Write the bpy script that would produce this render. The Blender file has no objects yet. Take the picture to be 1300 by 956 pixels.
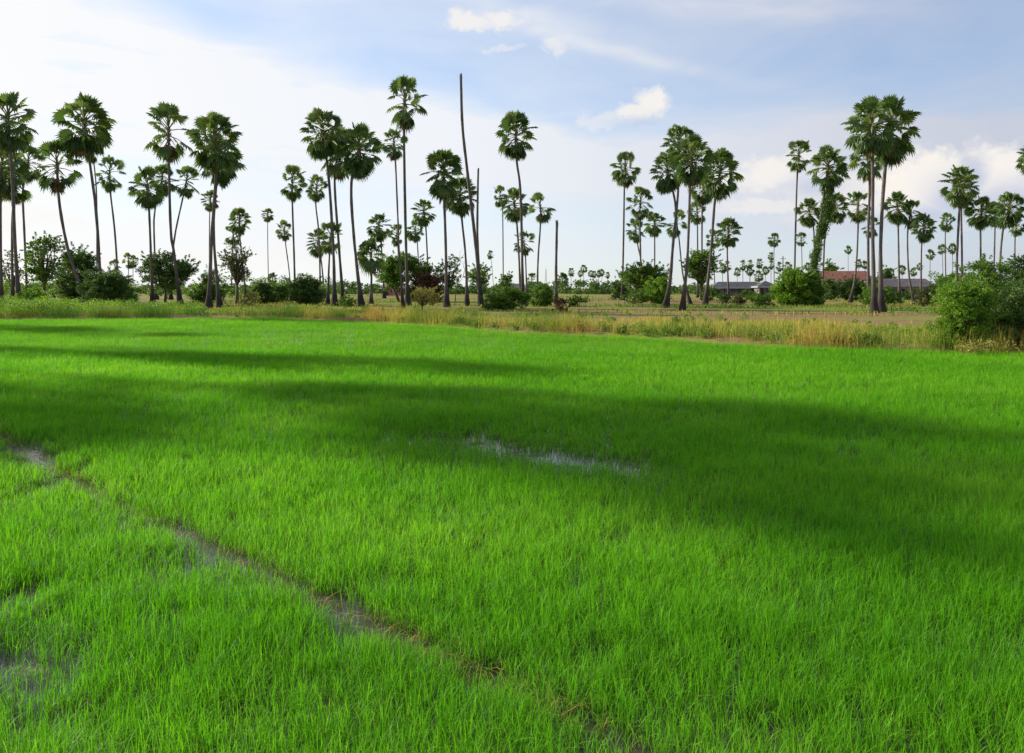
import bpy, math, random
import numpy as np
from mathutils import Vector, Matrix, noise as mnoise

SC = bpy.context.scene
COL = SC.collection
rng = np.random.default_rng(11)
random.seed(11)
R = math.radians

# ------------------------------------------------------------------ camera facts
F = 1020.0      # focal length in photo pixels (photo is 1300 wide)
HZ = 366.0      # photo row of the horizon
CAMZ = 2.2      # eye height above the paddy floor

def at(px, py, Y):
    return Vector(((px - 650.0) / F * Y, Y, CAMZ - (py - HZ) / F * Y))
def depth_of(py, z=0.0):
    return F * (CAMZ - z) / (py - HZ)

# ------------------------------------------------------------------ helpers
def tag(o, label=None, cat=None, group=None, kind=None):
    if label: o['label'] = label
    if cat: o['category'] = cat
    if group: o['group'] = group
    if kind: o['kind'] = kind
    return o

def empty(name, loc):
    o = bpy.data.objects.new(name, None)
    o.empty_display_size = 0.3
    o.location = loc
    COL.objects.link(o)
    return o

def mesh_np(name, verts, faces, mats=(), fmat=None, attrs=None, smooth=False):
    """verts (n,3); faces: (m,k) array or list of such arrays with different k"""
    me = bpy.data.meshes.new(name)
    verts = np.asarray(verts, dtype=np.float32)
    fl = [faces]
    fl = [np.asarray(f, dtype=np.int32) for f in fl if len(f)]
    nloop = sum(f.size for f in fl); npoly = sum(len(f) for f in fl)
    me.vertices.add(len(verts)); me.vertices.foreach_set('co', verts.ravel())
    me.loops.add(nloop); me.polygons.add(npoly)
    me.loops.foreach_set('vertex_index', np.concatenate([f.ravel() for f in fl]))
    starts = []; s = 0
    for f in fl:
        k = f.shape[1]
        starts.append(s + np.arange(len(f), dtype=np.int32) * k); s += f.size
    me.polygons.foreach_set('loop_start', np.concatenate(starts).astype(np.int32))
    if fmat is not None: me.polygons.foreach_set('material_index', np.asarray(fmat, dtype=np.int32))
    me.polygons.foreach_set('use_smooth', np.full(npoly, smooth, dtype=bool))
    for m in mats: me.materials.append(m)
    me.update(calc_edges=True)
    if attrs:
        for k, v in attrs.items():
            a = me.attributes.new(k, 'FLOAT', 'POINT')
            a.data.foreach_set('value', np.asarray(v, dtype=np.float32))
    return me

def link(name, me, parent=None, loc=(0, 0, 0)):
    o = bpy.data.objects.new(name, me)
    o.location = loc
    if parent is not None: o.parent = parent
    COL.objects.link(o)
    return o

class MB:
    """collects boxes, tubes and polygons into one mesh"""
    def __init__(s): s.v = []; s.f = []; s.m = []
    def poly(s, pts, m=0):
        n = len(s.v); s.v += [tuple(p) for p in pts]; s.f.append(tuple(range(n, n + len(pts)))); s.m.append(m)
    def box(s, a, b, m=0):
        x0, y0, z0 = a; x1, y1, z1 = b; n = len(s.v)
        s.v += [(x0,y0,z0),(x1,y0,z0),(x1,y1,z0),(x0,y1,z0),(x0,y0,z1),(x1,y0,z1),(x1,y1,z1),(x0,y1,z1)]
        for q in ((0,3,2,1),(4,5,6,7),(0,1,5,4),(1,2,6,5),(2,3,7,6),(3,0,4,7)):
            s.f.append(tuple(n + i for i in q)); s.m.append(m)
    def tube(s, pts, rad, n=8, m=0, cap=True, wob=0.0):
        pts = [Vector(p) for p in pts]; base = len(s.v)
        for i, p in enumerate(pts):
            d = (pts[min(i + 1, len(pts) - 1)] - pts[max(i - 1, 0)]).normalized()
            ref = Vector((0, 1, 0)) if abs(d.y) < 0.9 else Vector((1, 0, 0))
            a = d.cross(ref).normalized(); b = d.cross(a)
            for k in range(n):
                t = 2 * math.pi * k / n
                r = rad[i] * (1 + wob * mnoise.noise(Vector((p.x * 2 + math.cos(t) * 1.3, p.y * 2 + math.sin(t) * 1.3, p.z * 1.7))))
                s.v.append(tuple(p + a * (math.cos(t) * r) + b * (math.sin(t) * r)))
        for i in range(len(pts) - 1):
            for k in range(n):
                q = base + i * n
                s.f.append((q + k, q + (k + 1) % n, q + n + (k + 1) % n, q + n + k)); s.m.append(m)
        if cap:
            s.f.append(tuple(base + k for k in range(n))[::-1]); s.m.append(m)
            s.f.append(tuple(base + (len(pts) - 1) * n + k for k in range(n))); s.m.append(m)
    def mesh(s, name, mats, smooth=False):
        me = bpy.data.meshes.new(name)
        me.from_pydata(s.v, [], s.f)
        for m in mats: me.materials.append(m)
        me.polygons.foreach_set('material_index', s.m)
        me.polygons.foreach_set('use_smooth', [smooth] * len(s.f))
        me.update()
        return me

# ------------------------------------------------------------------ materials
def newmat(name):
    m = bpy.data.materials.new(name); m.use_nodes = True
    nt = m.node_tree
    for n in list(nt.nodes): nt.nodes.remove(n)
    out = nt.nodes.new('ShaderNodeOutputMaterial')
    return m, nt, out
def N(nt, t, **kw):
    n = nt.nodes.new(t)
    for k, v in kw.items():
        if k.startswith('i_'):
            key = k[2:]
            n.inputs[int(key) if key.isdigit() else key.replace('_', ' ')].default_value = v
        else: setattr(n, k, v)
    return n
def ramp(nt, fac, stops, interp='LINEAR'):
    r = nt.nodes.new('ShaderNodeValToRGB'); r.color_ramp.interpolation = interp
    el = r.color_ramp.elements
    while len(el) < len(stops): el.new(0.5)
    for e, (p, c) in zip(el, stops):
        e.position = p; e.color = (c[0], c[1], c[2], 1)
    nt.links.new(fac, r.inputs[0])
    return r.outputs[0]
def math_n(nt, op, a, b=None, c=None, clamp=False):
    n = nt.nodes.new('ShaderNodeMath'); n.operation = op; n.use_clamp = clamp
    for i, v in enumerate((a, b, c)):
        if v is None: continue
        if isinstance(v, (int, float)): n.inputs[i].default_value = v
        else: nt.links.new(v, n.inputs[i])
    return n.outputs[0]
def mixc(nt, fac, a, b, mode='MIX'):
    n = nt.nodes.new('ShaderNodeMix'); n.data_type = 'RGBA'; n.blend_type = mode
    for i, v in ((0, fac), (6, a), (7, b)):
        if isinstance(v, (int, float)): n.inputs[i].default_value = v
        elif isinstance(v, tuple): n.inputs[i].default_value = (v[0], v[1], v[2], 1)
        else: nt.links.new(v, n.inputs[i])
    return n.outputs[2]

def leafmat(name, stops, trans=0.35, rough=0.5, spec=0.3, patch=0.0, patchcol=(0.1, 0.1, 0.02), pscale=0.4, tcol=1.25, along=None):
    """thin leaf: reflecting and light passing through. colour follows per-leaf attribute 'tint'"""
    m, nt, out = newmat(name)
    at_ = N(nt, 'ShaderNodeAttribute', attribute_name='tint')
    col = ramp(nt, at_.outputs['Fac'], stops)
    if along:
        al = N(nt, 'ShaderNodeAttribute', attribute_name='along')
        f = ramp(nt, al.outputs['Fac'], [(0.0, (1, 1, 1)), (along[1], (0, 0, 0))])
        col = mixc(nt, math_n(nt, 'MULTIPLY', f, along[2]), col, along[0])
    if patch:
        g = N(nt, 'ShaderNodeNewGeometry')
        no = N(nt, 'ShaderNodeTexNoise', i_Scale=pscale, i_Detail=3.0)
        nt.links.new(g.outputs['Position'], no.inputs['Vector'])
        f = ramp(nt, no.outputs['Fac'], [(0.42, (0, 0, 0)), (0.62, (1, 1, 1))])
        col = mixc(nt, math_n(nt, 'MULTIPLY', f, patch), col, patchcol)
    p = N(nt, 'ShaderNodeBsdfPrincipled', i_Roughness=rough)
    p.inputs['Specular IOR Level'].default_value = spec
    nt.links.new(col, p.inputs['Base Color'])
    t = N(nt, 'ShaderNodeBsdfTranslucent')
    tc = mixc(nt, 1.0, col, (tcol, tcol * 1.02, tcol * 0.7), 'MULTIPLY')
    nt.links.new(tc, t.inputs['Color'])
    mx = N(nt, 'ShaderNodeMixShader', i_0=trans)
    nt.links.new(p.outputs[0], mx.inputs[1]); nt.links.new(t.outputs[0], mx.inputs[2])
    nt.links.new(mx.outputs[0], out.inputs[0])
    return m

def simplemat(name, c1, c2, scale=4.0, rough=0.85, bump=0.3, detail=5.0, stretch=(1, 1, 1), spec=0.3, dist=0.02):
    m, nt, out = newmat(name)
    tc = N(nt, 'ShaderNodeTexCoord'); mp = N(nt, 'ShaderNodeMapping'); mp.inputs['Scale'].default_value = stretch
    nt.links.new(tc.outputs['Object'], mp.inputs['Vector'])
    no = N(nt, 'ShaderNodeTexNoise', i_Scale=scale, i_Detail=detail)
    nt.links.new(mp.outputs[0], no.inputs['Vector'])
    col = ramp(nt, no.outputs['Fac'], [(0.35, c1), (0.65, c2)])
    p = N(nt, 'ShaderNodeBsdfPrincipled', i_Roughness=rough); p.inputs['Specular IOR Level'].default_value = spec
    nt.links.new(col, p.inputs['Base Color'])
    b = N(nt, 'ShaderNodeBump', i_Strength=bump, i_Distance=dist)
    nt.links.new(no.outputs['Fac'], b.inputs['Height']); nt.links.new(b.outputs[0], p.inputs['Normal'])
    nt.links.new(p.outputs[0], out.inputs[0])
    return m

M_rice = leafmat('rice_leaf', [(0.0, (0.075, 0.27, 0.006)), (0.5, (0.140, 0.41, 0.008)), (0.93, (0.26, 0.52, 0.030)), (1.0, (0.36, 0.36, 0.12))],
                 trans=0.46, rough=0.5, spec=0.14, patch=0.40, patchcol=(0.085, 0.31, 0.005), pscale=0.45, tcol=1.35,
                 along=((0.045, 0.075, 0.010), 0.62, 0.85))  # brownish blade bases, darkened further to paint the shade between plants
M_verge = leafmat('verge_grass', [(0.0, (0.08, 0.17, 0.02)), (0.35, (0.20, 0.25, 0.035)), (0.62, (0.42, 0.37, 0.075)), (0.85, (0.49, 0.33, 0.09)), (1.0, (0.44, 0.23, 0.10))],
                  trans=0.35, rough=0.7, spec=0.15)
M_palm = leafmat('palm_leaf', [(0.0, (0.046, 0.090, 0.020)), (0.6, (0.085, 0.145, 0.030)), (1.0, (0.185, 0.245, 0.060))], trans=0.30, rough=0.5, spec=0.35)
M_dead = leafmat('dead_frond', [(0.0, (0.10, 0.060, 0.035)), (1.0, (0.28, 0.18, 0.095))], trans=0.15, rough=0.8, spec=0.1)
M_stalk = simplemat('leaf_stalk', (0.10, 0.12, 0.03), (0.20, 0.19, 0.06), scale=3.0, bump=0.1)
def tree_leaf(name, a, b, c, **k): return leafmat(name, [(0.0, a), (0.6, b), (1.0, c)], trans=k.pop('trans', 0.3), rough=0.55, **k)
M_dark = tree_leaf('leaf_dark_green', (0.044, 0.090, 0.018), (0.075, 0.142, 0.022), (0.14, 0.215, 0.035))
M_mid = tree_leaf('leaf_mid_green', (0.062, 0.130, 0.013), (0.115, 0.215, 0.018), (0.20, 0.31, 0.032))
M_bright = tree_leaf('leaf_bright_green', (0.075, 0.160, 0.012), (0.150, 0.275, 0.018), (0.26, 0.38, 0.035), trans=0.42)
M_olive = tree_leaf('leaf_olive', (0.06, 0.08, 0.02), (0.11, 0.13, 0.03), (0.20, 0.17, 0.05))
M_brown = tree_leaf('leaf_red_brown', (0.07, 0.032, 0.02), (0.13, 0.055, 0.03), (0.17, 0.09, 0.04))
M_yel = tree_leaf('leaf_yellow_straw', (0.16, 0.19, 0.03), (0.30, 0.27, 0.05), (0.36, 0.25, 0.07))
M_bark = simplemat('bark', (0.07, 0.05, 0.038), (0.15, 0.115, 0.09), scale=5.0, stretch=(3, 3, 0.7), bump=0.6)

def make_trunkmat(name='palm_trunk', c1=(0.10, 0.080, 0.070), c2=(0.20, 0.165, 0.145)):
    m, nt, out = newmat(name)
    tc = N(nt, 'ShaderNodeTexCoord')
    no = N(nt, 'ShaderNodeTexNoise', i_Scale=2.2, i_Detail=6.0); nt.links.new(tc.outputs['Object'], no.inputs['Vector'])
    wv = N(nt, 'ShaderNodeTexWave', i_Scale=3.2, i_Distortion=2.5, i_Detail=3.0); wv.bands_direction = 'Z'
    nt.links.new(tc.outputs['Object'], wv.inputs['Vector'])
    col = ramp(nt, no.outputs['Fac'], [(0.3, c1), (0.7, c2)])
    col = mixc(nt, math_n(nt, 'MULTIPLY', wv.outputs['Fac'], 0.35), col, (c1[0] * .6, c1[1] * .6, c1[2] * .6))
    at_ = N(nt, 'ShaderNodeAttribute', attribute_name='along')   # trunk darker towards its foot
    f = ramp(nt, at_.outputs['Fac'], [(0.0, (1, 1, 1)), (0.06, (1, 1, 1)), (0.22, (0, 0, 0))])
    col = mixc(nt, math_n(nt, 'MULTIPLY', f, 0.85), col, (0.028, 0.022, 0.020))
    p = N(nt, 'ShaderNodeBsdfPrincipled', i_Roughness=0.9); p.inputs['Specular IOR Level'].default_value = 0.15
    nt.links.new(col, p.inputs['Base Color'])
    b = N(nt, 'ShaderNodeBump', i_Strength=0.7, i_Distance=0.03); nt.links.new(wv.outputs['Fac'], b.inputs['Height'])
    nt.links.new(b.outputs[0], p.inputs['Normal']); nt.links.new(p.outputs[0], out.inputs[0])
    return m
M_trunk = make_trunkmat()

# ------------------------------------------------------------------ sun + sky
SUN_EL = R(23); SUN_AZ = math.atan2(-0.92, 0.39)      # clockwise from +Y seen from above
sv = Vector((math.sin(SUN_AZ) * math.cos(SUN_EL), math.cos(SUN_AZ) * math.cos(SUN_EL), math.sin(SUN_EL)))
sl = bpy.data.lights.new('sun', 'SUN'); sl.energy = 4.6; sl.angle = R(1.3); sl.color = (1.0, 0.93, 0.80)
so = bpy.data.objects.new('sun', sl); so.rotation_euler = (-sv).to_track_quat('-Z', 'Y').to_euler(); so.location = (-60, 30, 60)
COL.objects.link(so)

W = bpy.data.worlds.new('World'); SC.world = W; W.use_nodes = True
nt = W.node_tree
for n in list(nt.nodes): nt.nodes.remove(n)
wout = N(nt, 'ShaderNodeOutputWorld'); bg = N(nt, 'ShaderNodeBackground'); bg.inputs['Strength'].default_value = 0.1
nt.links.new(bg.outputs[0], wout.inputs[0])
sky = N(nt, 'ShaderNodeTexSky', sky_type='NISHITA'); sky.sun_disc = False
sky.sun_elevation = SUN_EL; sky.sun_rotation = SUN_AZ; sky.altitude = 0; sky.air_density = 1.0; sky.dust_density = 0.3; sky.ozone_density = 2.5
tc = N(nt, 'ShaderNodeTexCoord'); sx = N(nt, 'ShaderNodeSeparateXYZ'); nt.links.new(tc.outputs['Generated'], sx.inputs[0])
x_, y_, z_ = sx.outputs
AZ = math_n(nt, 'ARCTAN2', x_, y_)
EL = math_n(nt, 'ARCSINE', z_)
def dirn(px, py):
    v = Vector(((px - 650) / F, 1.0, (HZ - py) / F)); return math.atan2(v.x, v.y), math.atan2(v.z, math.hypot(v.x, v.y))
cmb = N(nt, 'ShaderNodeCombineXYZ'); nt.links.new(AZ, cmb.inputs[0]); nt.links.new(EL, cmb.inputs[1])
def noise_w(scale, detail, sxy=(1, 1), dist=0.0, rough=0.55, off=0.0):
    mp = N(nt, 'ShaderNodeMapping'); mp.inputs['Scale'].default_value = (sxy[0], sxy[1], 1); mp.inputs['Location'].default_value = (off, off * .7, off * .3)
    nt.links.new(cmb.outputs[0], mp.inputs['Vector'])
    n = N(nt, 'ShaderNodeTexNoise', i_Scale=scale, i_Detail=detail, i_Roughness=rough, i_Distortion=dist); nt.links.new(mp.outputs[0], n.inputs['Vector'])
    return n
n_big = noise_w(5, 4, (1, 2.6), 0.4, off=3.1).outputs['Fac']
n_cir = noise_w(9, 6, (0.8, 4.0), 0.8, off=8.0).outputs['Fac']
n_puff = noise_w(24, 9, (1, 1.25), 0.3, 0.66)
n_puff2 = noise_w(11, 5, (1, 1.3), 0.3, 0.55, off=5.0).outputs['Fac']
def blob(px, py, rx, ry, rot=0.0, wx=None, wy=None):
    """soft elliptical patch of sky in azimuth/elevation; returns normalised squared distance"""
    a0, e0 = dirn(px, py)
    dx = math_n(nt, 'SUBTRACT', wx or AZ, a0); dy = math_n(nt, 'SUBTRACT', wy or EL, e0)
    c, s = math.cos(rot), math.sin(rot)
    u = math_n(nt, 'ADD', math_n(nt, 'MULTIPLY', dx, c), math_n(nt, 'MULTIPLY', dy, s))
    v = math_n(nt, 'ADD', math_n(nt, 'MULTIPLY', dx, -s), math_n(nt, 'MULTIPLY', dy, c))
    u = math_n(nt, 'DIVIDE', u, rx / F); v = math_n(nt, 'DIVIDE', v, ry / F)
    return math_n(nt, 'ADD', math_n(nt, 'MULTIPLY', u, u), math_n(nt, 'MULTIPLY', v, v))
def gauss(d2): return math_n(nt, 'POWER', 2.718, math_n(nt, 'MULTIPLY', d2, -1.0))
def maxn(vals):
    r = vals[0]
    for v in vals[1:]: r = math_n(nt, 'MAXIMUM', r, v)
    return r
# thin high cloud sheets
sheets = None
for (px, py, rx, ry, rot, w) in ((40, 90, 400, 55, -0.14, 0.95), (430, 128, 320, 30, -0.2, 0.6), (720, 200, 230, 34, -0.08, 0.5),
                                 (330, 300, 420, 34, 0.0, 0.3), (1080, 215, 300, 40, 0.0, 0.55), (1000, 10, 180, 14, -0.1, 0.3), (1150, 185, 260, 45, 0.0, 0.6),
                                 (790, 68, 150, 9, -0.26, 0.34), (690, 25, 110, 14, -0.22, 0.3), (-420, 150, 300, 160, 0, 1.0)):
    g = math_n(nt, 'MULTIPLY', gauss(blob(px, py, rx, ry, rot)), w)
    sheets = g if sheets is None else math_n(nt, 'ADD', sheets, g)
tex = math_n(nt, 'ADD', math_n(nt, 'MULTIPLY', n_cir, 0.9), math_n(nt, 'MULTIPLY', n_big, 0.8))
tex = math_n(nt, 'MULTIPLY', math_n(nt, 'SUBTRACT', tex, 0.35), 1.7)
sheets = math_n(nt, 'MULTIPLY', sheets, tex)
# whitening towards the horizon (low humid cloud)
low = N(nt, 'ShaderNodeMapRange', interpolation_type='SMOOTHSTEP'); nt.links.new(EL, low.inputs[0])
low.inputs[1].default_value = R(11); low.inputs[2].default_value = R(1.0); low.inputs[3].default_value = 0.50; low.inputs[4].default_value = 0.80
hz = math_n(nt, 'MULTIPLY', low.outputs[0], math_n(nt, 'ADD', 0.35, math_n(nt, 'MULTIPLY', n_big, 1.3)))
cir = math_n(nt, 'ADD', sheets, hz, clamp=True)
cir = math_n(nt, 'MINIMUM', cir, 0.97)
# puffy clouds with ragged edges
sepn = N(nt, 'ShaderNodeSeparateColor'); nt.links.new(n_puff.outputs['Color'], sepn.inputs[0])
wAZ = math_n(nt, 'ADD', AZ, math_n(nt, 'MULTIPLY', math_n(nt, 'SUBTRACT', sepn.outputs[0], 0.5), 0.05))
wEL = math_n(nt, 'ADD', EL, math_n(nt, 'MULTIPLY', math_n(nt, 'SUBTRACT', sepn.outputs[1], 0.5), 0.045))
n_er = math_n(nt, 'MULTIPLY', math_n(nt, 'SUBTRACT', noise_w(46, 8, (1, 1.4), 0.3, 0.62, off=2.0).outputs['Fac'], 0.5), 1.1)
puffs = []; dens = []
for (px, py, rx, ry, k) in ((600, 30, 33, 11, .75), (637, 24, 26, 10, .7), (703, 59, 18, 7, .5), (636, 62, 22, 6, .4),
                            (826, 133, 20, 15, .85), (806, 143, 26, 13, .8), (776, 152, 42, 10, .45),
                            (985, 218, 40, 22, .75), (945, 232, 55, 13, .6), (1010, 200, 22, 14, .6),
                            (1160, 238, 50, 36, .95), (1192, 212, 22, 18, .95), (1140, 215, 26, 16, .85), (1120, 258, 50, 20, .8), (1262, 222, 36, 32, .97), (1285, 205, 20, 18, .9), (1290, 250, 70, 30, .8), (1090, 275, 70, 22, .6),
                            (1060, 240, 70, 20, .55), (985, 262, 60, 9, .5), (240, 330, 260, 12, .3), (1500, 230, 120, 50, .9), (-260, 260, 200, 40, .6)):
    d2 = blob(px, py, rx, ry, 0, wAZ, wEL)
    body = math_n(nt, 'ADD', gauss(math_n(nt, 'MULTIPLY', d2, 0.75)), n_er)
    m = N(nt, 'ShaderNodeMapRange', interpolation_type='SMOOTHSTEP'); nt.links.new(body, m.inputs[0])
    m.inputs[1].default_value = 0.18; m.inputs[2].default_value = 0.85; m.inputs[3].default_value = 0; m.inputs[4].default_value = k
    puffs.append(m.outputs[0])
puff = maxn(puffs)
# big cloud body lit from the left, lavender on the lee and underside
shade_src = [gauss(blob(px, py, rx, ry)) for (px, py, rx, ry) in ((1212, 256, 30, 30), (1300, 262, 60, 30), (1175, 275, 60, 16), (1110, 288, 70, 18), (1030, 238, 30, 14), (820, 156, 40, 8), (1235, 225, 16, 22))]
sh = math_n(nt, 'MULTIPLY', maxn(shade_src), math_n(nt, 'ADD', 0.25, math_n(nt, 'MULTIPLY', n_puff2, 1.4)), clamp=True)
K = 10.0
G_SKY = 0.60          # overall level of the cloud light before exposure
def sc3(c, k): return (c[0] * k, c[1] * k, c[2] * k)
skyc = mixc(nt, 1.0, sky.outputs[0], (0.86, 0.99, 1.12), 'MULTIPLY')
cirfade = ramp(nt, math_n(nt, 'ADD', math_n(nt, 'MULTIPLY', AZ, 0.75), 0.5, clamp=True), [(0.05, (1.0, 1.0, 1.0)), (0.45, (0.90, 0.92, 0.96)), (0.9, (0.60, 0.63, 0.73))])
cirv = mixc(nt, 1.0, cirfade, sc3((1, 1, 1), K * G_SKY * 0.98), 'MULTIPLY')
c1 = mixc(nt, cir, skyc, cirv)
puffc = mixc(nt, sh, sc3((1.0, 0.94, 0.87), K * G_SKY * 0.98), sc3((0.56, 0.61, 0.76), K * G_SKY))
c2 = mixc(nt, puff, c1, puffc)
nt.links.new(c2, bg.inputs[0])

# ------------------------------------------------------------------ ground
def ground_mat():
    m, nt, out = newmat('meadow_soil')
    g = N(nt, 'ShaderNodeNewGeometry')
    mp = N(nt, 'ShaderNodeMapping'); mp.inputs['Scale'].default_value = (0.25, 1.6, 1); nt.links.new(g.outputs['Position'], mp.inputs['Vector'])
    n1 = N(nt, 'ShaderNodeTexNoise', i_Scale=0.075, i_Detail=5.0); nt.links.new(mp.outputs[0], n1.inputs['Vector'])
    n2 = N(nt, 'ShaderNodeTexNoise', i_Scale=1.8, i_Detail=8.0); nt.links.new(g.outputs['Position'], n2.inputs['Vector'])
    gr = ramp(nt, n2.outputs['Fac'], [(0.3, (0.09, 0.16, 0.02)), (0.55, (0.18, 0.22, 0.03)), (0.8, (0.30, 0.27, 0.06))])
    soil = ramp(nt, n2.outputs['Fac'], [(0.3, (0.15, 0.085, 0.045)), (0.7, (0.29, 0.17, 0.09))])
    f = ramp(nt, n1.outputs['Fac'], [(0.46, (0, 0, 0)), (0.56, (1, 1, 1))])
    col = mixc(nt, f, gr, soil)
    p = N(nt, 'ShaderNodeBsdfPrincipled', i_Roughness=0.95); p.inputs['Specular IOR Level'].default_value = 0.1
    nt.links.new(col, p.inputs['Base Color'])
    b = N(nt, 'ShaderNodeBump', i_Strength=0.8, i_Distance=0.1); nt.links.new(n2.outputs['Fac'], b.inputs['Height']); nt.links.new(b.outputs[0], p.inputs['Normal'])
    nt.links.new(p.outputs[0], out.inputs[0])
    return m
M_ground = ground_mat()

def paddy_mat():
    m, nt, out = newmat('flooded_mud')
    g = N(nt, 'ShaderNodeNewGeometry')
    n1 = N(nt, 'ShaderNodeTexNoise', i_Scale=2.4, i_Detail=6.0); nt.links.new(g.outputs['Position'], n1.inputs['Vector'])
    n2 = N(nt, 'ShaderNodeTexNoise', i_Scale=18.0, i_Detail=5.0); nt.links.new(g.outputs['Position'], n2.inputs['Vector'])
    mud = N(nt, 'ShaderNodeBsdfPrincipled', i_Roughness=0.7)
    nt.links.new(ramp(nt, n2.outputs['Fac'], [(0.3, (0.028, 0.022, 0.012)), (0.7, (0.075, 0.055, 0.03))]), mud.inputs['Base Color'])
    bm_ = N(nt, 'ShaderNodeBump', i_Strength=0.9, i_Distance=0.03); nt.links.new(n2.outputs['Fac'], bm_.inputs['Height']); nt.links.new(bm_.outputs[0], mud.inputs['Normal'])
    wat = N(nt, 'ShaderNodeBsdfPrincipled', i_Roughness=0.06); wat.inputs['Base Color'].default_value = (0.05, 0.042, 0.03, 1); wat.inputs['IOR'].default_value = 1.33
    n3 = N(nt, 'ShaderNodeTexNoise', i_Scale=9.0, i_Detail=2.0); nt.links.new(g.outputs['Position'], n3.inputs['Vector'])
    bw = N(nt, 'ShaderNodeBump', i_Strength=0.15, i_Distance=0.01); nt.links.new(n3.outputs['Fac'], bw.inputs['Height']); nt.links.new(bw.outputs[0], wat.inputs['Normal'])
    f = ramp(nt, n1.outputs['Fac'], [(0.56, (0, 0, 0)), (0.60, (1, 1, 1))])
    mx = N(nt, 'ShaderNodeMixShader'); nt.links.new(f, mx.inputs[0]); nt.links.new(wat.outputs[0], mx.inputs[1]); nt.links.new(mud.outputs[0], mx.inputs[2])
    nt.links.new(mx.outputs[0], out.inputs[0])
    return m
M_paddy = paddy_mat()

# far edge of the rice: photo rows of the leaf tips -> ground positions
RH = 0.25
EDGE_PX = [(-900, 410), (-200, 403), (0, 402), (180, 401), (350, 400), (450, 404), (560, 410), (650, 416), (800, 422), (1000, 433), (1190, 440), (1300, 441), (1500, 450), (1900, 470)]
EDGE = []
for (px, py) in EDGE_PX:
    Y = F * (CAMZ - RH) / (py - HZ); EDGE.append(((px - 650) / F * Y, Y))
EX = np.array([e[0] for e in EDGE]); EY = np.array([e[1] for e in EDGE])
o = np.argsort(EX); EX = EX[o]; EY = EY[o]
def edge_y(x): return np.interp(x, EX, EY)

gv = []; gf = []
XS = sorted(set(list(np.linspace(-3000, -80, 14)) + list(np.linspace(-78, 60, 139)) + list(np.linspace(80, 3000, 14))))
YS = [-60.0, 0.0, 10, 20] + list(np.linspace(22, 80, 117)) + [90, 110, 150, 200, 300, 500, 900, 1500, 3000]
def gz(x, y):
    d = y - float(edge_y(x))
    if d < -0.2: return -0.02
    b = 0.22 * math.exp(-((d - 1.6) / 1.3) ** 2)                      # low earth bund round the paddy
    w = min(max((d + 0.2) / 1.5, 0), 1)
    return -0.02 * (1 - w) + b * w + w * 0.05 * mnoise.noise(Vector((x * .3, y * .3, 0)))
for y in YS:
    for x in XS: gv.append((x, y, gz(x, y)))
nx = len(XS)
for j in range(len(YS) - 1):
    for i in range(nx - 1):
        q = j * nx + i; gf.append((q, q + 1, q + nx + 1, q + nx))
tag(link('ground', mesh_np('ground', gv, gf, [M_ground], smooth=True)), 'flat meadow and bare soil behind the rice paddy reaching the horizon', kind='structure')

pv = []
for x in np.linspace(-60, 45, 106): pv.append((x, float(edge_y(x)) + 0.1, 0.0))
n = len(pv)
pv += [(x, -12.0, 0.0) for x in np.linspace(-60, 45, 106)]
tag(link('water', mesh_np('water', pv, [(i, n + i, n + i + 1, i + 1) for i in range(n - 1)], [M_paddy])), 'shallow muddy water standing between the rice plants', kind='structure')

# ------------------------------------------------------------------ blades of grass and rice
def blades(pos, h, w, lean, nseg, rg, droop=0.25, tint=None):
    """pos (n,3) bases, h heights, w widths, lean horizontal reach"""
    n = len(pos)
    a = rg.uniform(0, 2 * np.pi, n); fa = a + np.pi / 2 + rg.normal(0, 0.5, n)
    t = np.linspace(0, 1, nseg + 1)
    d = np.stack([np.cos(a), np.sin(a)], 1); wd = np.stack([np.cos(fa), np.sin(fa)], 1)
    hor = lean[:, None] * (t ** 2)[None] ; ver = h[:, None] * (t - droop * (lean / h)[:, None].clip(0, 1.5) * t ** 4)
    wid = w[:, None] * 0.5 * np.interp(t, [0, 0.35, 0.75, 1], [0.55, 1.0, 0.75, 0.06])[None]
    c = np.empty((n, nseg + 1, 3)); c[:, :, :2] = pos[:, None, :2] + hor[:, :, None] * d[:, None]; c[:, :, 2] = pos[:, None, 2] + ver
    v = np.empty((n, nseg + 1, 2, 3))
    off = np.zeros((n, nseg + 1, 3)); off[:, :, :2] = wid[:, :, None] * wd[:, None]
    v[:, :, 0] = c - off; v[:, :, 1] = c + off
    base = (np.arange(n) * (nseg + 1) * 2)[:, None] + (np.arange(nseg) * 2)[None]
    f = np.stack([base, base + 1, base + 3, base + 2], -1).reshape(-1, 4)
    if tint is None: tint = rg.uniform(0, 1, n)
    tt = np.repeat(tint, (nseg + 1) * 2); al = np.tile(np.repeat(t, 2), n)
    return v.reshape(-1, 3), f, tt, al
def merge(parts):
    V = []; Fc = []; T = []; A = []; k = 0
    for v, f, t, a in parts:
        V.append(v); Fc.append(f + k); T.append(t); A.append(a); k += len(v)
    return np.concatenate(V), np.concatenate(Fc), np.concatenate(T), np.concatenate(A)

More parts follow.
